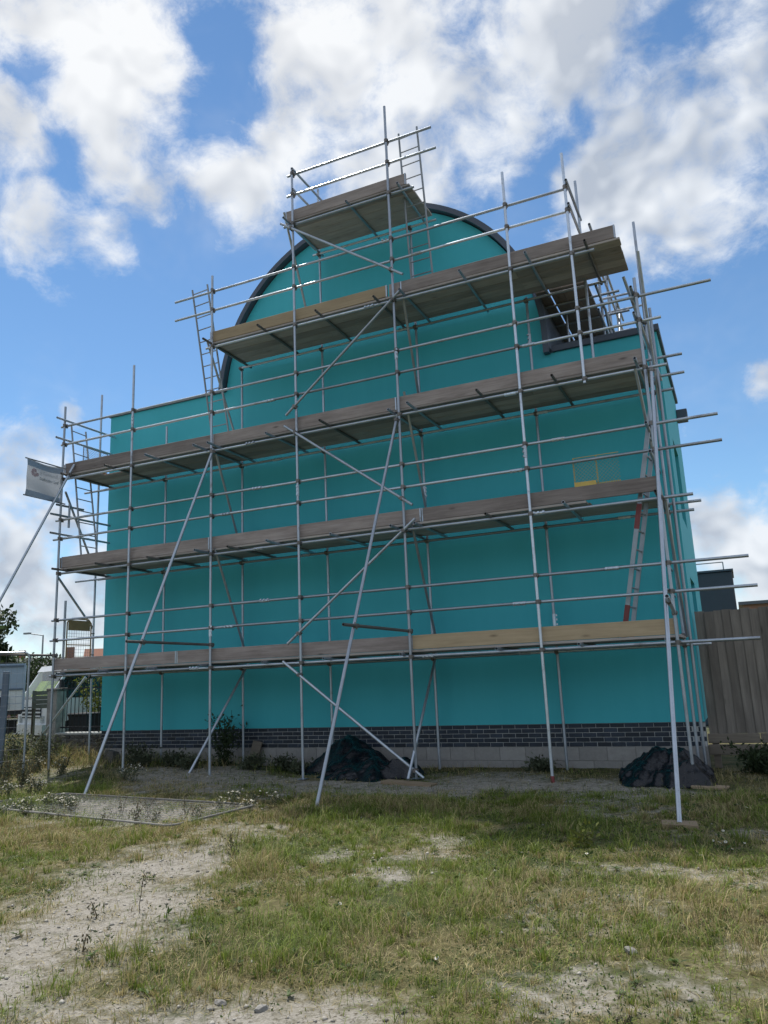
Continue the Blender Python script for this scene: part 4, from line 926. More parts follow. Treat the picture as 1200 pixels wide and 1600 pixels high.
def lorry():
    F_ = Vector((-0.33, -0.945, 0)).normalized(); Rt = Vector((F_.y, -F_.x, 0)); O = Vector((-4.75, 3.45, 0.05))   # F_: nose direction, Rt: its right-hand side
    t = thing('lorry', 'white flatbed lorry with hi-vis jackets in the windscreen, behind the pillar', 'lorry', O)
    P = lambda f, s, z: tuple(O + F_ * f + Rt * s + Vector((0, 0, z)))
    def slab(name, mat, f0, f1, s0, s1, z0, z1, par=t, top_in=0.0):
        vs = [P(f, s, z0) for f, s in ((f0, s0), (f1, s0), (f1, s1), (f0, s1))] + [P(f, s, z1) for f, s in ((f0, s0), (f1 - top_in, s0), (f1 - top_in, s1), (f0, s1))]
        return MB().add(vs, [(3, 2, 1, 0), (4, 5, 6, 7), (0, 1, 5, 4), (1, 2, 6, 5), (2, 3, 7, 6), (3, 0, 4, 7)]).build(name, mat, par, fix=True)
    slab('cab_lower', 'truck_white', -0.75, 0.9, -0.95, 0.95, 0.55, 1.35)
    for s_ in (-0.93, 0.86): slab('cab_pillar', 'truck_white', 0.3, 0.88, s_, s_ + 0.07, 1.35, 2.1, top_in=0.5)
    slab('cab_rear', 'truck_white', -0.75, -0.65, -0.95, 0.95, 1.35, 2.1); rf = slab('cab_roof', 'truck_white', -0.75, 0.42, -0.95, 0.95, 2.1, 2.26, top_in=0.12)
    slab('beacon', 'gate_orange', -0.3, -0.05, -0.45, 0.45, 2.26, 2.36, rf)
    MB().add([P(0.88, -0.86, 1.37), P(0.88, 0.86, 1.37), P(0.42, 0.86, 2.09), P(0.42, -0.86, 2.09)], [(0, 1, 2, 3)]).build('windscreen', 'screen_glass', t)
    for s_ in (-0.955, 0.955): MB().add([P(0.72, s_, 1.36), P(-0.6, s_, 1.36), P(-0.6, s_, 2.05), P(0.36, s_, 2.05)], [(0, 1, 2, 3)]).build('side_window', 'dark_glass', t)
    slab('dashboard', 'chassis_dark', 0.2, 0.8, -0.85, 0.85, 1.34, 1.42)
    for s_, h_ in ((-0.84, 0.40), (-0.25, 0.30), (0.3, 0.42)): slab('folded_jacket', 'hi_vis', 0.1, 0.74 - 0.1, s_, s_ + 0.52, 1.42, 1.42 + h_, top_in=0.28)
    gr = slab('grille', 'chassis_dark', 0.9, 0.93, -0.6, 0.6, 0.85, 1.15)
    for k in range(3): slab('grille_bar', 'truck_white', 0.93, 0.945, -0.62, 0.62, 0.88 + k * 0.1, 0.92 + k * 0.1, gr)
    slab('bumper', 'truck_white', 0.88, 1.02, -0.97, 0.97, 0.42, 0.68); slab('number_plate', 'white_plastic', 1.02, 1.03, -0.26, 0.26, 0.5, 0.61)
    for s_ in (-0.82, 0.62): slab('headlight', 'screen_glass', 0.9, 0.94, s_, s_ + 0.2, 0.72, 0.9)
    for s_ in (-1.12, 1.02): slab('mirror', 'chassis_dark', 0.55, 0.62, s_, s_ + 0.12, 1.45, 1.85)
    slab('bed', 'panel_blue', -5.2, -0.85, -1.0, 1.0, 0.95, 1.1); slab('dropside', 'truck_white', -5.2, -0.85, -1.02, -0.98, 1.1, 1.5); slab('dropside', 'truck_white', -5.2, -0.85, 0.98, 1.02, 1.1, 1.5); slab('headboard', 'panel_blue', -0.95, -0.88, -1.0, 1.0, 1.1, 2.2)
    slab('chassis', 'chassis_dark', -5.1, 0.8, -0.45, 0.45, 0.55, 0.8)
    for f in (0.2, -3.9):
        for s_ in (-0.85, 0.85): lathe_wheel(t, P(f, s_, 0.4), Rt, 0.4)
    return t
lorry()
def tipper():
    U = Vector((0.66, 0.75, 0)).normalized(); Rt = Vector((U.y, -U.x, 0)); O = Vector((-5.2, -2.1, 0.05))
    t = thing('tipper_lorry', 'blue-grey and white dropside lorry body at the left edge', 'lorry', O)
    P = lambda f, s, z: tuple(O + U * f + Rt * s + Vector((0, 0, z)))
    def slab(name, mat, f0, f1, s0, s1, z0, z1, par=t):
        vs = [P(f, s, z) for z in (z0, z1) for f, s in ((f0, s0), (f1, s0), (f1, s1), (f0, s1))]
        return MB().add(vs, [(3, 2, 1, 0), (4, 5, 6, 7), (0, 1, 5, 4), (1, 2, 6, 5), (2, 3, 7, 6), (3, 0, 4, 7)]).build(name, mat, par, fix=True)
    slab('side_panel', 'panel_blue', -1.6, 3.4, 0.96, 1.0, 1.62, 2.2); slab('top_rail', 'post_blue', -1.6, 3.4, 0.955, 1.03, 2.12, 2.16); slab('mid_rail', 'post_blue', -1.6, 3.4, 0.955, 1.03, 1.60, 1.64)
    for k in range(3): slab('side_board', 'truck_white', -1.6, 3.4, 0.96, 1.0, 1.16 + k * 0.15, 1.30 + k * 0.15)
    slab('end_panel', 'panel_blue', 3.4, 3.44, -1.0, 1.0, 1.16, 2.2); slab('side_panel', 'panel_blue', -1.6, 3.4, -1.0, -0.96, 1.16, 2.2); slab('floor', 'chassis_dark', -1.6, 3.4, -0.96, 0.96, 1.06, 1.15)
    slab('chassis', 'chassis_dark', -3.4, 3.3, -0.45, 0.45, 0.62, 0.9)
    slab('cab', 'truck_white', -3.6, -1.75, -1.0, 1.0, 0.6, 2.3); slab('side_window', 'dark_glass', -3.2, -2.1, 1.002, 1.01, 1.5, 2.1)
    for f in (-2.6, 1.2):
        for s_ in (-0.85, 0.85): lathe_wheel(t, P(f, s_, 0.42), Rt, 0.42)
    lk = slab('latch', 'chassis_dark', 2.9, 3.1, 1.0, 1.06, 1.2, 1.46)
    return t
tipper()
# steel post, mesh fence panel and a timber sheet standing between the lorries and the plot
o = MB().box(-0.06, 0.06, -0.06, 0.06, -0.1, 2.02, 0.006).build('steel_post', 'post_blue'); o.location = (-0.9, -1.80, 0); o.rotation_euler = (0, R(1), R(40)); tag(o, 'blue-grey square steel post at the left edge', 'post')
hf = thing('mesh_fence', 'tall galvanised fence panel with rounded corner standing at the left edge', 'fence panel', (-0.2, -2.6, 0))
U = Vector((0.66, 0.75, 0)).normalized(); O = Vector((0.42, -2.36, 0))
pt = lambda u, z: tuple(O + U * u + Vector((0, 0, z)))
MB().poly([pt(0, 0), pt(0, 2.25), pt(-0.03, 2.31), pt(-0.10, 2.34), pt(-3.3, 2.34), pt(-3.38, 2.3), pt(-3.4, 2.2), pt(-3.4, 0)], 8, 0.021).build('frame', 'galvanised', hf)
w_ = MB()
for k in range(1, 34): w_.tube(pt(-k * 0.1, 0.15), pt(-k * 0.1, 2.33), 0.0018, seg=3, caps=False)
for k in range(1, 11): w_.tube(pt(0, 0.15 + k * 0.2), pt(-3.4, 0.15 + k * 0.2), 0.0018, seg=3, caps=False)
w_.build('mesh', 'wire', hf)
wb = thing('timber_stack', 'brown timber boards propped in front of the lorry', 'timber', (-2.6, 0.85, 0))
for k in range(4):
    mb = MB(); q = lambda u, z: Vector((-2.83, 0.62, 0)) + Vector((0.66, 0.75, 0)) * u + Vector((0, 0, z)); nrm = Vector((0.03, -0.024, 0))
    z0 = 1.20 + k * 0.104; vs = [q(u, z) + nrm * s_ for s_ in (0, 1) for u, z in ((0, z0), (0.6, z0), (0.6, z0 + 0.098), (0, z0 + 0.098))]
    mb.add(vs, [(3, 2, 1, 0), (4, 5, 6, 7), (0, 1, 5, 4), (1, 2, 6, 5), (2, 3, 7, 6), (3, 0, 4, 7)]).build('plank', 'fence_rail_wood', wb, fix=True)
for u in (0.05, 0.55): p = Vector((-2.83, 0.62, 0)) + Vector((0.66, 0.75, 0)) * u + Vector((-0.03, 0.025, 0)); MB().box(p.x - 0.03, p.x + 0.03, p.y - 0.03, p.y + 0.03, 0, 1.62).build('leg', 'fence_rail_wood', wb)
# street lamp far left
sl = thing('street_lamp', 'distant grey street lamp above the roofs on the left', 'street lamp', (-31.75, 26.8, 0))
MB().tube((-31.75, 26.8, 0), (-31.75, 26.8, 5.55), 0.09, 0.05, seg=10).build('column', 'lamp_grey', sl); MB().tube((-31.75, 26.8, 5.52), (-32.35, 26.15, 5.66), 0.035, seg=8).build('arm', 'lamp_grey', sl); MB().box(-32.75, -32.2, 25.95, 26.2, 5.62, 5.74, 0.02).build('lantern', 'lamp_grey', sl)
# houses far left
def house(label, c, w, d, h, rh, wall, roof, rot):
    t = thing('house', label, 'house', (c[0], c[1], 0), 'houses on the left skyline'); ca, sa = math.cos(rot), math.sin(rot)
    def T(vs): return [(c[0] + x * ca - y * sa, c[1] + x * sa + y * ca, z) for x, y, z in vs]
    mb_ = MB().box(-w / 2, w / 2, -d / 2, d / 2, 0, h); mb_.v = T(mb_.v); mb_.build('wall', wall, t)
    e = 0.3; vs = [(-w / 2 - e, -d / 2 - e, h), (w / 2 + e, -d / 2 - e, h), (w / 2 + e, d / 2 + e, h), (-w / 2 - e, d / 2 + e, h), (-w / 2 - e, 0, h + rh), (w / 2 + e, 0, h + rh)]
    r_ = MB().add(T(vs), [(0, 1, 5, 4), (2, 3, 4, 5), (3, 0, 4), (1, 2, 5), (3, 2, 1, 0)]).build('roof', roof, t, fix=True)
    mb_ = MB().box(w / 4, w / 4 + 0.6, -0.3, 0.3, h + rh - 0.5, h + rh + 0.7); mb_.v = T(mb_.v); mb_.build('chimney', 'brick_far', r_)
    for k in range(3):
        x = -w / 2 + w * (k + 0.5) / 3 - 0.5; mb_ = MB().box(x, x + 1.0, -d / 2 - 0.03, -d / 2 + 0.05, h - 1.6, h - 0.5); mb_.v = T(mb_.v); mb_.build('window', 'dark_glass', t)
house('distant house with steep terracotta roof beside the teal wall edge', (-42.6, 44.3), 3.6, 4, 3.5, 2.0, 'house_wall', 'roof_tile', R(40))
house('distant long dark-roofed shed behind the lorry', (-33.5, 27.8), 8, 5, 2.9, 1.15, 'brick_far', 'roof_slate', R(44))
house('distant pale house half hidden by the tree', (-49.5, 38.0), 6, 6, 3.6, 1.2, 'house_wall', 'roof_tile', R(44))

# ------------------------------------------------------------------ vegetation
def leaf_cloud(pts, nrm, size, seed, aspect=1.8):
    """many small folded leaves at the given points -> mesh data"""
    rs = np.random.default_rng(seed); N = len(pts); pts = np.asarray(pts)
    d = rs.normal(size=(N, 3)) + np.asarray(nrm) * 0.6; d /= np.linalg.norm(d, axis=1)[:, None]
    e = rs.normal(size=(N, 3)); s = np.cross(d, e); s /= np.linalg.norm(s, axis=1)[:, None] + 1e-9; n_ = np.cross(s, d)
    L = (size * rs.uniform(0.6, 1.4, N))[:, None]; w = L / aspect * 0.5
    v = np.stack([pts, pts + d * L * 0.45 + s * w + n_ * L * 0.08, pts + d * L, pts + d * L * 0.45 - s * w + n_ * L * 0.08], 1).reshape(-1, 3)
    return v, N
def quads_obj(name, v, N, mat, parent=None, off=(0, 0, 0), tint=None):
    me_ = bpy.data.meshes.new(name); v = v - np.asarray(off, float)
    me_.vertices.add(len(v)); me_.vertices.foreach_set('co', v.astype(np.float32).ravel()); me_.loops.add(4 * N); me_.loops.foreach_set('vertex_index', np.arange(4 * N, dtype=np.int32))
    me_.polygons.add(N); me_.polygons.foreach_set('loop_start', np.arange(0, 4 * N, 4, dtype=np.int32)); me_.update(calc_edges=True)
    me_.materials.append(MAT[mat]); o = bpy.data.objects.new(name, me_); COL.objects.link(o)
    if parent is not None: o.parent = parent
    else: o.location = off
    return o
def tree(name, label, c, h, cr, n, mat, seed, size=0.12, cat='tree', group=None, trunk=True, zlo=0.25):
    rs = np.random.default_rng(seed); t = thing(name, label, cat, c, group); cx, cy, cz = c
    tm = MB(); tm.tube((cx, cy, cz - 0.1), (cx + 0.02 * h, cy, cz + h * 0.5), 0.028 * h, 0.015 * h, seg=8)
    cl = []
    for i in range(22):
        a_ = rs.uniform(0, 6.28); zz = rs.uniform(zlo, 0.98) * h; rr = cr * math.sqrt(max(0.05, 1 - ((zz / h - 0.58) / 0.48) ** 2)) * rs.uniform(0.35, 1.0)
        p = np.array([cx + rr * math.cos(a_), cy + rr * math.sin(a_), cz + zz]); cl.append((p, cr * rs.uniform(0.20, 0.42)))
        tm.tube((cx + 0.01 * h, cy, cz + zz * 0.55), tuple(p), 0.007 * h, 0.002 * h, seg=5)
    tm.build('trunk', 'bark', t)
    pts = []
    for p, r_ in cl:
        k = int(n / len(cl)); q = rs.normal(size=(k, 3)); q /= np.linalg.norm(q, axis=1)[:, None]; q *= (r_ * rs.uniform(0.35, 1.15, k) ** 0.7)[:, None]; pts.append(p + q)
    pts = np.concatenate(pts); v, N = leaf_cloud(pts, (0, 0, 0.2), size, seed)
    quads_obj('crown', v, N, mat, t, c); return t
tree('tree', 'leafy dark tree at the left edge behind the lorry body', (-15.0, 7.9, 0), 5.5, 1.85, 5600, 'leaf_dark', 3, 0.22, zlo=0.3)
tree('tree', 'smaller tree in front of the houses at the left edge', (-16.0, 9.3, 0), 3.5, 2.1, 4200, 'leaf_mid', 4, 0.22, zlo=0.2)
tree('shrub', 'dark rounded evergreen bush behind the lorry cab', (-20.6, 16.6, 0), 3.0, 2.0, 4200, 'leaf_dark', 5, 0.18, 'shrub', zlo=0.1)
tree('shrub', 'yellow-green bush behind the railings', (-2.6, 2.9, 0), 2.1, 0.9, 2600, 'leaf_yellow', 6, 0.09, 'shrub', zlo=0.1)
tree('shrub', 'dark leafy bush close to the wall behind the railings', (-2.0, 4.9, 0), 2.2, 0.7, 2200, 'leaf_mid', 7, 0.09, 'shrub', zlo=0.1)
for k, (x, y, h, r_) in enumerate([(-38, 38, 3.6, 3.0), (-34, 42, 3.4, 3.0), (-55, 30, 4.5, 3.5), (-60, 24, 4.8, 3.8)]):
    tree('hedge_tree', ['round tree left of the terracotta roof', 'low tree below the terracotta roof', 'green tree left of the far pale house', 'far green tree at the very left of the skyline'][k], (x, y, 0), h, r_, 1800, 'leaf_dark', 20 + k, 0.34, group='trees on the left skyline', zlo=0.15)

# weeds
def weed_geo(G, x, y, h, n_st, spread, kind, seed):
    rs = random.Random(seed); z = gz1(x, y); st = G['stem']; lp = []; fl = []
    for i in range(n_st):
        a_ = rs.uniform(0, 6.28); ln = h * rs.uniform(0.6, 1.05); sp = spread * rs.uniform(0.2, 1.0); p = Vector((x + rs.uniform(-.4, .4) * spread * 0.5, y + rs.uniform(-.4, .4) * spread * 0.5, z - 0.02)); pts = [p]
        for k in range(1, 5):
            f = k / 4; pts.append(p + Vector((math.cos(a_) * sp * f ** 1.6, math.sin(a_) * sp * f ** 1.6, ln * f - 0.1 * ln * f * f)) + Vector((rs.uniform(-.02, .02), rs.uniform(-.02, .02), 0)) * h)
        st.poly(pts, 4, 0.0022 + 0.0018 * h)
        for k in range(1, 5):
            for _ in range({'daisy': 3, 'dock': 4, 'bush': 16, 'thistle': 6}[kind]):
                c = pts[k - 1].lerp(pts[k], rs.random()); lp.append(tuple(c + Vector((rs.gauss(0, .03), rs.gauss(0, .03), rs.gauss(0, .02))) * (2.2 if kind == 'bush' else 1)))
        fl.append(pts[-1])
        for _ in range(2 if kind == 'daisy' and n_st > 1 else 0):
            q = pts[-1] + Vector((rs.gauss(0, .05), rs.gauss(0, .05), rs.gauss(-0.02, .03))); st.tube(pts[-2], q, 0.002, seg=3); fl.append(q)
    v, N = leaf_cloud(np.array(lp), (0, 0, 0.35), {'daisy': 0.045, 'dock': 0.032, 'bush': 0.075, 'thistle': 0.05}[kind], seed, 3.0 if kind != 'bush' else 2.4)
    G['leaves'].add(v.tolist(), [(4 * i, 4 * i + 1, 4 * i + 2, 4 * i + 3) for i in range(N)])
    if kind == 'daisy':
        for q in fl:
            tilt = Vector((rs.gauss(0, .45), rs.gauss(-0.25, .45), 1)).normalized(); a_ = tilt.orthogonal().normalized(); c_ = tilt.cross(a_); r_ = rs.uniform(0.009, 0.016)
            for k in range(9):
                u = 2 * math.pi * k / 9; d = a_ * math.cos(u) + c_ * math.sin(u); s_ = tilt.cross(d) * (r_ * 0.30)
                G['petals'].add([q + d * r_ * 0.2 - s_ * 0.5, q + d * r_ * 0.2 + s_ * 0.5, q + d * r_ * 0.8 + s_, q + d * r_, q + d * r_ * 0.8 - s_], [(0, 1, 2, 3, 4)])
            G['flower_centre'].tube(q - tilt * 0.001, q + tilt * 0.004, r_ * 0.36, r_ * 0.2, seg=6)
    if kind in ('dock', 'thistle'):
        for q in fl:
            for _ in range(7): w = q + Vector((rs.gauss(0, .014), rs.gauss(0, .014), rs.gauss(-.04, .05))); G['seed_head'].tube(w, w + Vector((0, 0, 0.012)), 0.005, 0.003, seg=5)
def geo(): return {k: MB() for k in ('stem', 'leaves', 'petals', 'flower_centre', 'seed_head')}
def weed_mats(kind, leaves): return {'stem': 'stem_brown' if kind in ('dock', 'thistle') else leaves, 'leaves': leaves, 'petals': 'petal_white', 'flower_centre': 'petal_yellow', 'seed_head': 'stem_brown'}
def weed(label, x, y, h, n_st, spread, kind, seed, group=None, leaves='leaf_mid', name='weed', cat='weed'):
    G = geo(); weed_geo(G, x, y, h, n_st, spread, kind, seed); t = thing(name, label, cat, (x, y, gz1(x, y)), group); mm = weed_mats(kind, leaves)
    for k, mb_ in G.items():
        if mb_.v:
            o_ = mb_.build(k, mm[k], t)
            if k != 'stem': o_['kind'] = 'stuff'
    return t
def weed_mass(name, label, cat, rows, kind, leaves):
    """a tangle nobody could count: one object"""
    G = geo(); mm = weed_mats(kind, leaves); V_ = []; F_ = []; MI = []; mats = []
    for r_ in rows: weed_geo(G, *r_)
    for k, mb_ in G.items():
        if not mb_.v: continue
        o0 = len(V_); V_ += mb_.v; F_ += [tuple(i + o0 for i in f) for f in mb_.f]; MI += [len(mats)] * len(mb_.f); mats.append(MAT[mm[k]])
    me_ = bpy.data.meshes.new(name); me_.from_pydata(V_, [], F_); me_.update(); me_.polygons.foreach_set('material_index', MI)
    for q in mats: me_.materials.append(q)
    o_ = bpy.data.objects.new(name, me_); COL.objects.link(o_); tag(o_, label, cat, kind='stuff')
ru = random.uniform
weed_mass('daisies', 'drift of white daisies among the tall weeds on the left', 'daisies', [(x, ru(-4.3, -1.2) - 0.25 * (x > 1.5), ru(0.22, 0.42), 8, 0.14, 'daisy', 100 + k) for k, x in enumerate(ru(-0.6, 3.3) for _ in range(15))] + [(ru(3.0, 4.7), ru(-5.6, -4.7), ru(0.14, 0.26), 7, 0.14, 'daisy', 130 + k) for k in range(9)], 'daisy', 'leaf_grey')
weed_mass('daisies', 'thin scatter of white daisies right of the fallen fence panel', 'daisies', [(ru(6.2, 7.2), ru(-4.7, -3.5), ru(0.14, 0.26), 4, 0.12, 'daisy', 150 + k) for k in range(6)], 'daisy', 'leaf_grey')
weed_mass('daisies', 'small white daisies dotted in the grass at the right edge', 'daisies', [(ru(12.1, 13.5), ru(-6.0, -2.8), ru(0.05, 0.12), 1, 0.05, 'daisy', 170 + k) for k in range(26)] + [(ru(8.8, 12), ru(-8.8, -5.6), 0.08, 1, 0.04, 'daisy', 210 + k) for k in range(10)], 'daisy', 'leaf_mid')
weed_mass('weeds', 'tangle of rank brown weeds along the left edge', 'weeds', [(ru(-2.8, 1.3), ru(-3.2, -0.7), ru(0.4, 0.85), 9, 0.25, 'thistle', 340 + k) for k in range(18)], 'thistle', 'leaf_grey')
weed_mass('weeds', 'dry brown weeds standing in the mesh of the fallen panel', 'weeds', [(ru(4.2, 6.7), ru(-6.0, -4.9), ru(0.14, 0.34), 3, 0.10, 'dock', 90 + k) for k in range(14)], 'dock', 'leaf_grey')
for k, (x, y, h) in enumerate([(8.75, -8.55, 0.34), (8.55, -8.75, 0.16), (8.1, -6.5, 0.2), (8.25, -6.75, 0.15), (9.05, -9.4, 0.18)]):
    weed(['tall dried dock stalk standing on the bare path', 'short dried dock beside the tall stalk', 'dry dock stalk at the far end of the path', 'small dry dock just in front of the one at the far end of the path', 'dried dock stalk near the bottom of the path'][k], x, y, h, 2 if k else 1, 0.05, 'dock', 180 + k, 'dried docks on the path', 'leaf_grey')
weed('tall dark shrubby weed growing against the plinth between two uprights', 3.55, -0.45, 1.12, 13, 0.42, 'bush', 301, None, 'leaf_dark', 'shrub', 'shrub')
for k, (x, y, h, s_) in enumerate([(2.6, -0.75, 0.34, 0.3), (3.2, -0.95, 0.28, 0.3), (4.4, -0.75, 0.26, 0.25), (5.0, -0.55, 0.26, 0.25), (5.45, -0.75, 0.22, 0.25), (-0.7, -0.9, 0.65, 0.5), (-1.5, -0.8, 0.75, 0.5), (9.75, -0.35, 0.2, 0.3), (12.9, -0.35, 0.45, 0.45), (13.3, -0.7, 0.45, 0.5), (1.9, -0.9, 0.42, 0.4)]):
    weed(['leafy weed at the foot of the plinth left of the shrub', 'weed in front of the shrub by the plinth', 'weed beside the leaning board', 'weed between the leaning board and the tarpaulin', 'weed just left of the large tarpaulin', 'tall weed in front of the stone wall', 'tall weed at the foot of the pillar', 'low weed at the plinth by the red-footed upright', 'dark weed under the timber fence near the corner', 'dark weed under the timber fence at the right edge', 'weed beside the rubble lump'][k], x, y, h, 9 if k < 8 else 14, s_, 'bush', 310 + k, 'weeds along the wall', 'leaf_dark' if k in (8, 9) else 'leaf_grey')
weed('pale upright weed in the grass in front of the right-hand raking tube', 11.35, -5.55, 0.26, 1, 0.02, 'bush', 360, None, 'leaf_yellow')
weed('small reddish dead weed at the bottom right of the grass', 12.2, -9.3, 0.14, 3, 0.05, 'dock', 361, None, 'leaf_grey')

# grass: one mass
def to_px(x, y, z):
    v = np.stack([x - CAM[0], y - CAM[1], z - CAM[2]], 1) @ np.array(ROWS).T
    return 1206.57 * v[:, 0] / v[:, 2] + 600, 1206.57 * v[:, 1] / v[:, 2] + 800, v[:, 2]
def scatter(n, x0, x1, y0, y1):
    x = rng.uniform(x0, x1, n); y = rng.uniform(y0, y1, n); z = gz(x, y)
    u, v, d = to_px(x, y, z); k = (d > 1.2) & (u > -350) & (u < 1550) & (v < 1900)
    k &= ~((x > -0.1) & (x < 12.4) & (y > -0.05)); return x[k], y[k], z[k]
bl = [scatter(520000, 2.0, 15.0, -11.0, -2.2), scatter(130000, -6, 15, -4.5, 0.0), scatter(60000, -16, 0, -6, 8)]
x = np.concatenate([q[0] for q in bl]); y = np.concatenate([q[1] for q in bl]); z = np.concatenate([q[2] for q in bl])
bare = bareness(x, y); clump = fbm(x * 2.3 + 11, y * 2.3, 3); fine = fbm(x * 7, y * 7 + 3, 2)
tuft = fbm(x * 4.1 + 5, y * 4.1 + 77, 2)
prob = np.clip(1.08 - 1.1 * bare, 0.10, 1) * np.clip(0.42 + 1.7 * (clump - 0.34) + 1.2 * (fine - 0.5), 0.08, 1)
keep = rng.random(len(x)) < prob; x, y, z, bare, clump, fine, tuft = (q[keep] for q in (x, y, z, bare, clump, fine, tuft)); N = len(x)
tall = sst(0.47, 0.70, fbm(x * 0.9 + 21, y * 0.9 + 4, 3)); wallside = sst(-1.6, -0.5, y) * sst(6.2, 4.5, x)
flat = rng.random(N) < 0.46                                    # dead blades lying about
hgt = (0.022 + 0.085 * rng.random(N) ** 2.0) * (0.35 + 1.25 * sst(0.35, 0.75, tuft)) * (1 - 0.45 * bare) + 0.13 * tall * rng.random(N) ** 2.4 * (y < -3) * (1 - bare) + 0.26 * wallside * rng.random(N) + 0.25 * rng.random(N) * sst(0.9, -0.8, x)
stalk = (rng.random(N) < 0.010) & ~flat; hgt = np.where(stalk, hgt + rng.uniform(0.05, 0.20, N), hgt)
wd = np.where(stalk, 0.0015, rng.uniform(0.0020, 0.0052, N)) * np.clip(1 + 0.07 * (np.hypot(x - CAM[0], y - CAM[1]) - 4), 1, 2.4)
an = rng.uniform(0, 2 * np.pi, N) * 0.75 + fbm(x * 1.5, y * 1.5 + 60, 2) * 9; lean = rng.uniform(0.25, 1.5, N) * hgt * np.where(stalk, 0.35, 1.0)
lean = np.where(flat, rng.uniform(0.03, 0.11, N), lean); hgt = np.where(flat, rng.uniform(0.004, 0.022, N), hgt)
dx, dy = np.cos(an), np.sin(an); sa = an + np.pi / 2 + rng.normal(0, .5, N); sx, sy = np.cos(sa), np.sin(sa)
TK = 0
def add_tufts(n, nb, hmin, hmax, gsel):
    """loose tussocks of longer blades"""
    tx, ty, tz = scatter(n, 5.5, 14.2, -10.6, -2.4); kk = (bareness(tx, ty) < 0.45); tx, ty = tx[kk], ty[kk]; m_ = len(tx)
    ii_ = np.repeat(np.arange(m_), nb); hh = rng.uniform(hmin, hmax, m_)[ii_] * rng.uniform(0.45, 1.0, m_ * nb); aa = rng.uniform(0, 6.283, m_ * nb); rr = 0.035 * np.sqrt(rng.random(m_ * nb)) * (0.6 + hh * 6)
    xx, yy = tx[ii_] + np.cos(aa) * rr, ty[ii_] + np.sin(aa) * rr; gsel_ = (rng.random(m_) < gsel)[ii_]
    return xx, yy, gz(xx, yy), hh, aa + rng.normal(0, .6, m_ * nb), gsel_
tf = [add_tufts(2300, 30, 0.03, 0.085, 0.66), add_tufts(170, 40, 0.08, 0.18, 0.40)]
tX, tY, tZ, tH, tA, tG = (np.concatenate([q[i] for q in tf]) for i in range(6)); nT = len(tX); is_t = np.concatenate([np.zeros(N, bool), np.ones(nT, bool)]); t_green = np.concatenate([np.zeros(N, bool), tG])
x = np.concatenate([x, tX]); y = np.concatenate([y, tY]); z = np.concatenate([z, tZ]); hgt = np.concatenate([hgt, tH]); dx = np.concatenate([dx, np.cos(tA)]); dy = np.concatenate([dy, np.sin(tA)])
lean = np.concatenate([lean, tH * rng.uniform(0.2, 1.1, nT)]); ts = tA + np.pi / 2 + rng.normal(0, .5, nT); sx = np.concatenate([sx, np.cos(ts)]); sy = np.concatenate([sy, np.sin(ts)])
wd = np.concatenate([wd, rng.uniform(0.0025, 0.0055, nT) * np.clip(1 + 0.07 * (np.hypot(tX - CAM[0], tY - CAM[1]) - 4), 1, 2.2)]); flat = np.concatenate([flat, np.zeros(nT, bool)]); stalk = np.concatenate([stalk, np.zeros(nT, bool)]); N += nT
P0 = np.stack([x - sx * wd / 2, y - sy * wd / 2, z - 0.008], 1); P1 = np.stack([x + sx * wd / 2, y + sy * wd / 2, z - 0.008], 1)
mx_, my_, mz = x + dx * lean * 0.35, y + dy * lean * 0.35, z + hgt * 0.62
P2 = np.stack([mx_ + sx * wd * 0.42, my_ + sy * wd * 0.42, mz], 1); P3 = np.stack([mx_ - sx * wd * 0.42, my_ - sy * wd * 0.42, mz], 1)
P4 = np.stack([x + dx * lean, y + dy * lean, z + hgt * rng.uniform(0.75, 1.0, N)], 1)
V = np.stack([P0, P1, P2, P3, P4], 1).reshape(-1, 3)
base_i = np.arange(N) * 5
loops = np.stack([base_i, base_i + 1, base_i + 2, base_i + 3, base_i + 3, base_i + 2, base_i + 4], 1).ravel()
starts = np.stack([np.arange(N) * 7, np.arange(N) * 7 + 4], 1).ravel()
me = bpy.data.meshes.new('grass'); me.vertices.add(5 * N); me.vertices.foreach_set('co', V.astype(np.float32).ravel()); me.loops.add(7 * N); me.loops.foreach_set('vertex_index', loops.astype(np.int32))
me.polygons.add(2 * N); me.polygons.foreach_set('loop_start', starts.astype(np.int32)); me.update(calc_edges=True)
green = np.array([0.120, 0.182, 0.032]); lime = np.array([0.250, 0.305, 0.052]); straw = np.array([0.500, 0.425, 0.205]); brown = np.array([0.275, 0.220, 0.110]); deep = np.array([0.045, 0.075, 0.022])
gp_ = np.clip(sst(0.40, 0.62, fbm(x * 0.8 + 55, y * 0.8 + 8, 3)) * 0.70 + 0.24 + 0.55 * np.exp(-(((x - 10.0) / 0.9) ** 2 + ((y + 8.2) / 1.1) ** 2)) + 0.7 * np.exp(-(((x - 7.6) / 0.5) ** 2 + ((y + 7.8) / 0.45) ** 2)), 0, 0.95)
gp_ = np.where(is_t, np.where(t_green, 0.92, 0.22), gp_)
r1 = np.where(flat, 0.55 + 0.45 * rng.random(N), rng.random(N)); r2 = rng.random(N)[:, None]
colr = np.where((r1 < gp_)[:, None], green * (1 - r2) + lime * r2, straw * (1 - r2) + brown * r2)
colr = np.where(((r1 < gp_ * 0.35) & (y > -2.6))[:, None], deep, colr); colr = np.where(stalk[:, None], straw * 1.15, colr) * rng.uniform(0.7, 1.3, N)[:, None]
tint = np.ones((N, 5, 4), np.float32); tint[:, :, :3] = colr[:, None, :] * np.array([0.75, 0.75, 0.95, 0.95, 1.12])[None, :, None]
ca = me.color_attributes.new('tint', 'FLOAT_COLOR', 'POINT'); ca.data.foreach_set('color', tint.ravel()); me.materials.append(MAT['grass_blade'])
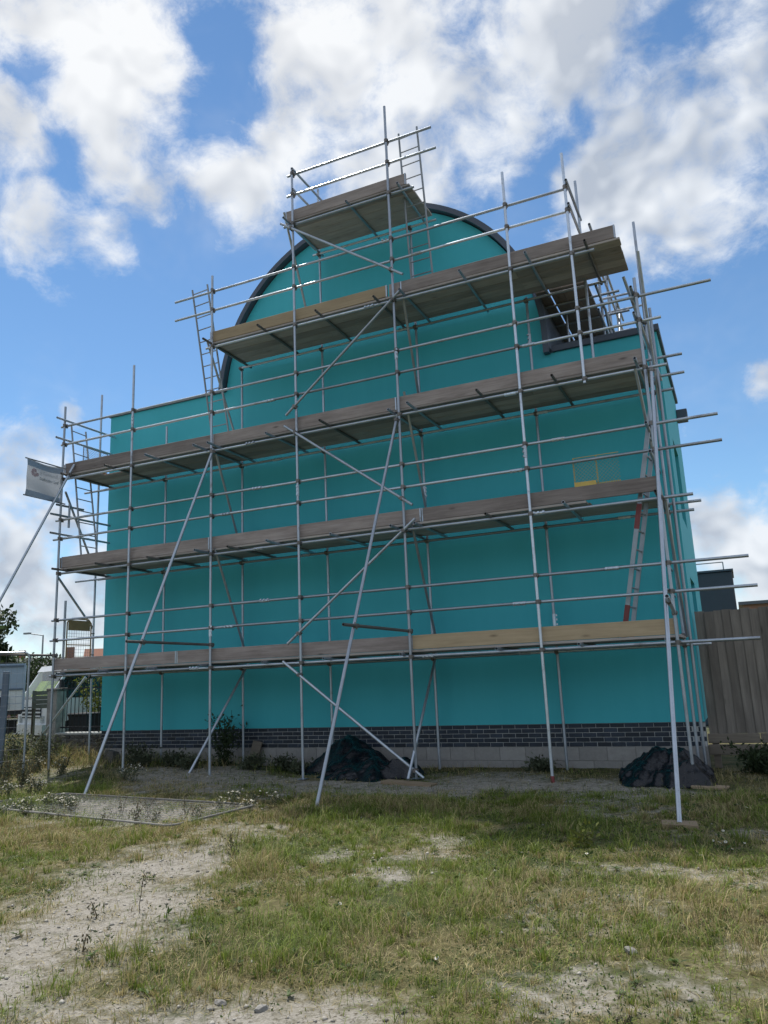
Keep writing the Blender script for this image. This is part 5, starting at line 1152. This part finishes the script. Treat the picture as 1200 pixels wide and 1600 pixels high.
o = bpy.data.objects.new('grass', me); COL.objects.link(o); tag(o, 'rough patchy grass, part green and part dried to straw', 'grass', kind='stuff')
print('grass blades', N)
# low clover and broad leaves
x, y, z = scatter(110000, 5.0, 14.5, -10.8, -2.5); bare = bareness(x, y); k = rng.random(len(x)) < np.clip(sst(0.52, 0.70, fbm(x * 1.3 + 33, y * 1.3 + 71, 3)) * (1 - bare), 0.004, 1); x, y, z = x[k], y[k], z[k]
pts = np.stack([x, y, z + rng.uniform(0.005, 0.05, len(x))], 1); v, N = leaf_cloud(pts, (0, 0, 0.5), 0.015, 77, 1.6)
rx_, ry_, rz_ = scatter(420, 6.0, 14.0, -10.5, -3.0); kk = bareness(rx_, ry_) < 0.75; rx_, ry_, rz_ = rx_[kk], ry_[kk], rz_[kk]; nl = 9; m_ = len(rx_) * nl
ang = rng.uniform(0, 6.283, m_); ln = np.repeat(rng.uniform(0.025, 0.070, len(rx_)), nl) * rng.uniform(0.6, 1.1, m_); cx_, cy_2, cz_2 = np.repeat(rx_, nl), np.repeat(ry_, nl), np.repeat(rz_, nl) + 0.008; el = rng.uniform(0.1, 0.75, m_); wq = ln * 0.17
d3 = np.stack([np.cos(ang) * np.cos(el), np.sin(ang) * np.cos(el), np.sin(el)], 1); s3 = np.stack([-np.sin(ang), np.cos(ang), 0 * ang], 1); p3 = np.stack([cx_, cy_2, cz_2], 1)
q4 = np.stack([p3, p3 + d3 * ln[:, None] * 0.55 + s3 * wq[:, None], p3 + d3 * ln[:, None] * np.array([1, 1, 0.75]), p3 + d3 * ln[:, None] * 0.55 - s3 * wq[:, None]], 1).reshape(-1, 3)
v = np.concatenate([v, q4]); N += m_
o = quads_obj('ground_cover', v, N, 'leaf_mid'); tag(o, 'low green clover and small leaves between the grass', 'ground cover', kind='stuff')
# gravel and crumbs of soil on the bare patches
x, y, z = scatter(90000, 2.0, 14.0, -11.0, -0.4); bare = bareness(x, y); k = rng.random(len(x)) < 0.02 + 0.42 * bare ** 2; x, y, z = x[k], y[k], z[k]; N = len(x)
r_ = 0.0035 + 0.018 * rng.random(N) ** 6 + 0.002 * rng.random(N); th = rng.uniform(0, 6.28, N)
tet = np.array([(1, 0, 0), (-0.4, 0.9, 0.1), (-0.6, -0.8, 0), (0.1, 0.1, 0.75), (0.1, 0.0, -0.5)])
rot = np.stack([np.stack([np.cos(th), -np.sin(th), 0 * th], 1), np.stack([np.sin(th), np.cos(th), 0 * th], 1), np.stack([0 * th, 0 * th, 1 + 0 * th], 1)], 1)
V = np.einsum('nij,kj->nki', rot, tet) * r_[:, None, None] + np.stack([x, y, z + r_ * 0.2], 1)[:, None, :]
F = np.array([(0, 1, 3), (1, 2, 3), (2, 0, 3), (1, 0, 4), (2, 1, 4), (0, 2, 4)]); FI = (F[None] + 5 * np.arange(N)[:, None, None]).reshape(-1, 3)
me = bpy.data.meshes.new('gravel'); me.vertices.add(5 * N); me.vertices.foreach_set('co', V.astype(np.float32).ravel()); me.loops.add(FI.size); me.loops.foreach_set('vertex_index', FI.ravel().astype(np.int32))
me.polygons.add(len(FI)); me.polygons.foreach_set('loop_start', np.arange(0, FI.size, 3, dtype=np.int32)); me.update(calc_edges=True); 
def m_peb(q, p, out):
    g_ = q.n('ShaderNodeNewGeometry'); q.put(p.inputs['Base Color'], q.mix(g_.outputs['Random Per Island'], c4((0.16, 0.145, 0.12)), c4((0.46, 0.435, 0.39)))); p.inputs['Roughness'].default_value = 0.95
me.materials.append(material('pebble', m_peb)); o = bpy.data.objects.new('gravel', me); COL.objects.link(o); tag(o, 'fine gravel and crumbs on the bare soil', 'gravel', kind='stuff')
# larger stones
def rock(x, y, s_, label, seed):
    rs = random.Random(seed); bm = bmesh.new(); bmesh.ops.create_icosphere(bm, subdivisions=2, radius=s_)
    for v_ in bm.verts:
        k = 1 + rs.uniform(-.16, .16); v_.co = Vector((v_.co.x * 1.25 * k, v_.co.y * 0.9 * k, max(-0.3 * s_, v_.co.z * 0.62 * k)))
    me_ = bpy.data.meshes.new('stone'); bm.to_mesh(me_); bm.free(); me_.materials.append(MAT['stone_grey']); o = bpy.data.objects.new('stone', me_); COL.objects.link(o); o.location = (x, y, gz1(x, y) + 0.12 * s_); o.rotation_euler = (rs.uniform(-.2, .2), rs.uniform(-.2, .2), rs.uniform(0, 6)); tag(o, label, 'stone', 'stones on the ground')
rock(10.51, -9.65, 0.032, 'round pale stone at the bottom centre-left of the grass', 1); rock(12.12, -8.29, 0.036, 'angular pale stone in the grass at right', 2); rock(10.25, -9.64, 0.028, 'small pale stone on the bare earth at the bottom left', 3); rock(9.1, -8.2, 0.022, 'small stone on the bare path', 4)
for k, (x, y, lab) in enumerate([(8.6, -2.4, 'pale rubble stone on the bare strip right of the sole board'), (7.4, -3.1, 'pale rubble stone behind the middle raking tube foot'), (10.3, -2.3, 'pale rubble stone near the red-footed upright'), (6.2, -2.7, 'pale rubble stone in front of the large tarpaulin')]): rock(x, y, ru(0.03, 0.055), lab, 10 + k)
print('objects', len(bpy.data.objects), 'tris', sum(sum(len(p_.vertices) - 2 for p_ in m_.polygons) for m_ in bpy.data.meshes if len(m_.polygons) < 200000), 'grass', 3 * len(bpy.data.meshes['grass'].vertices) // 5)
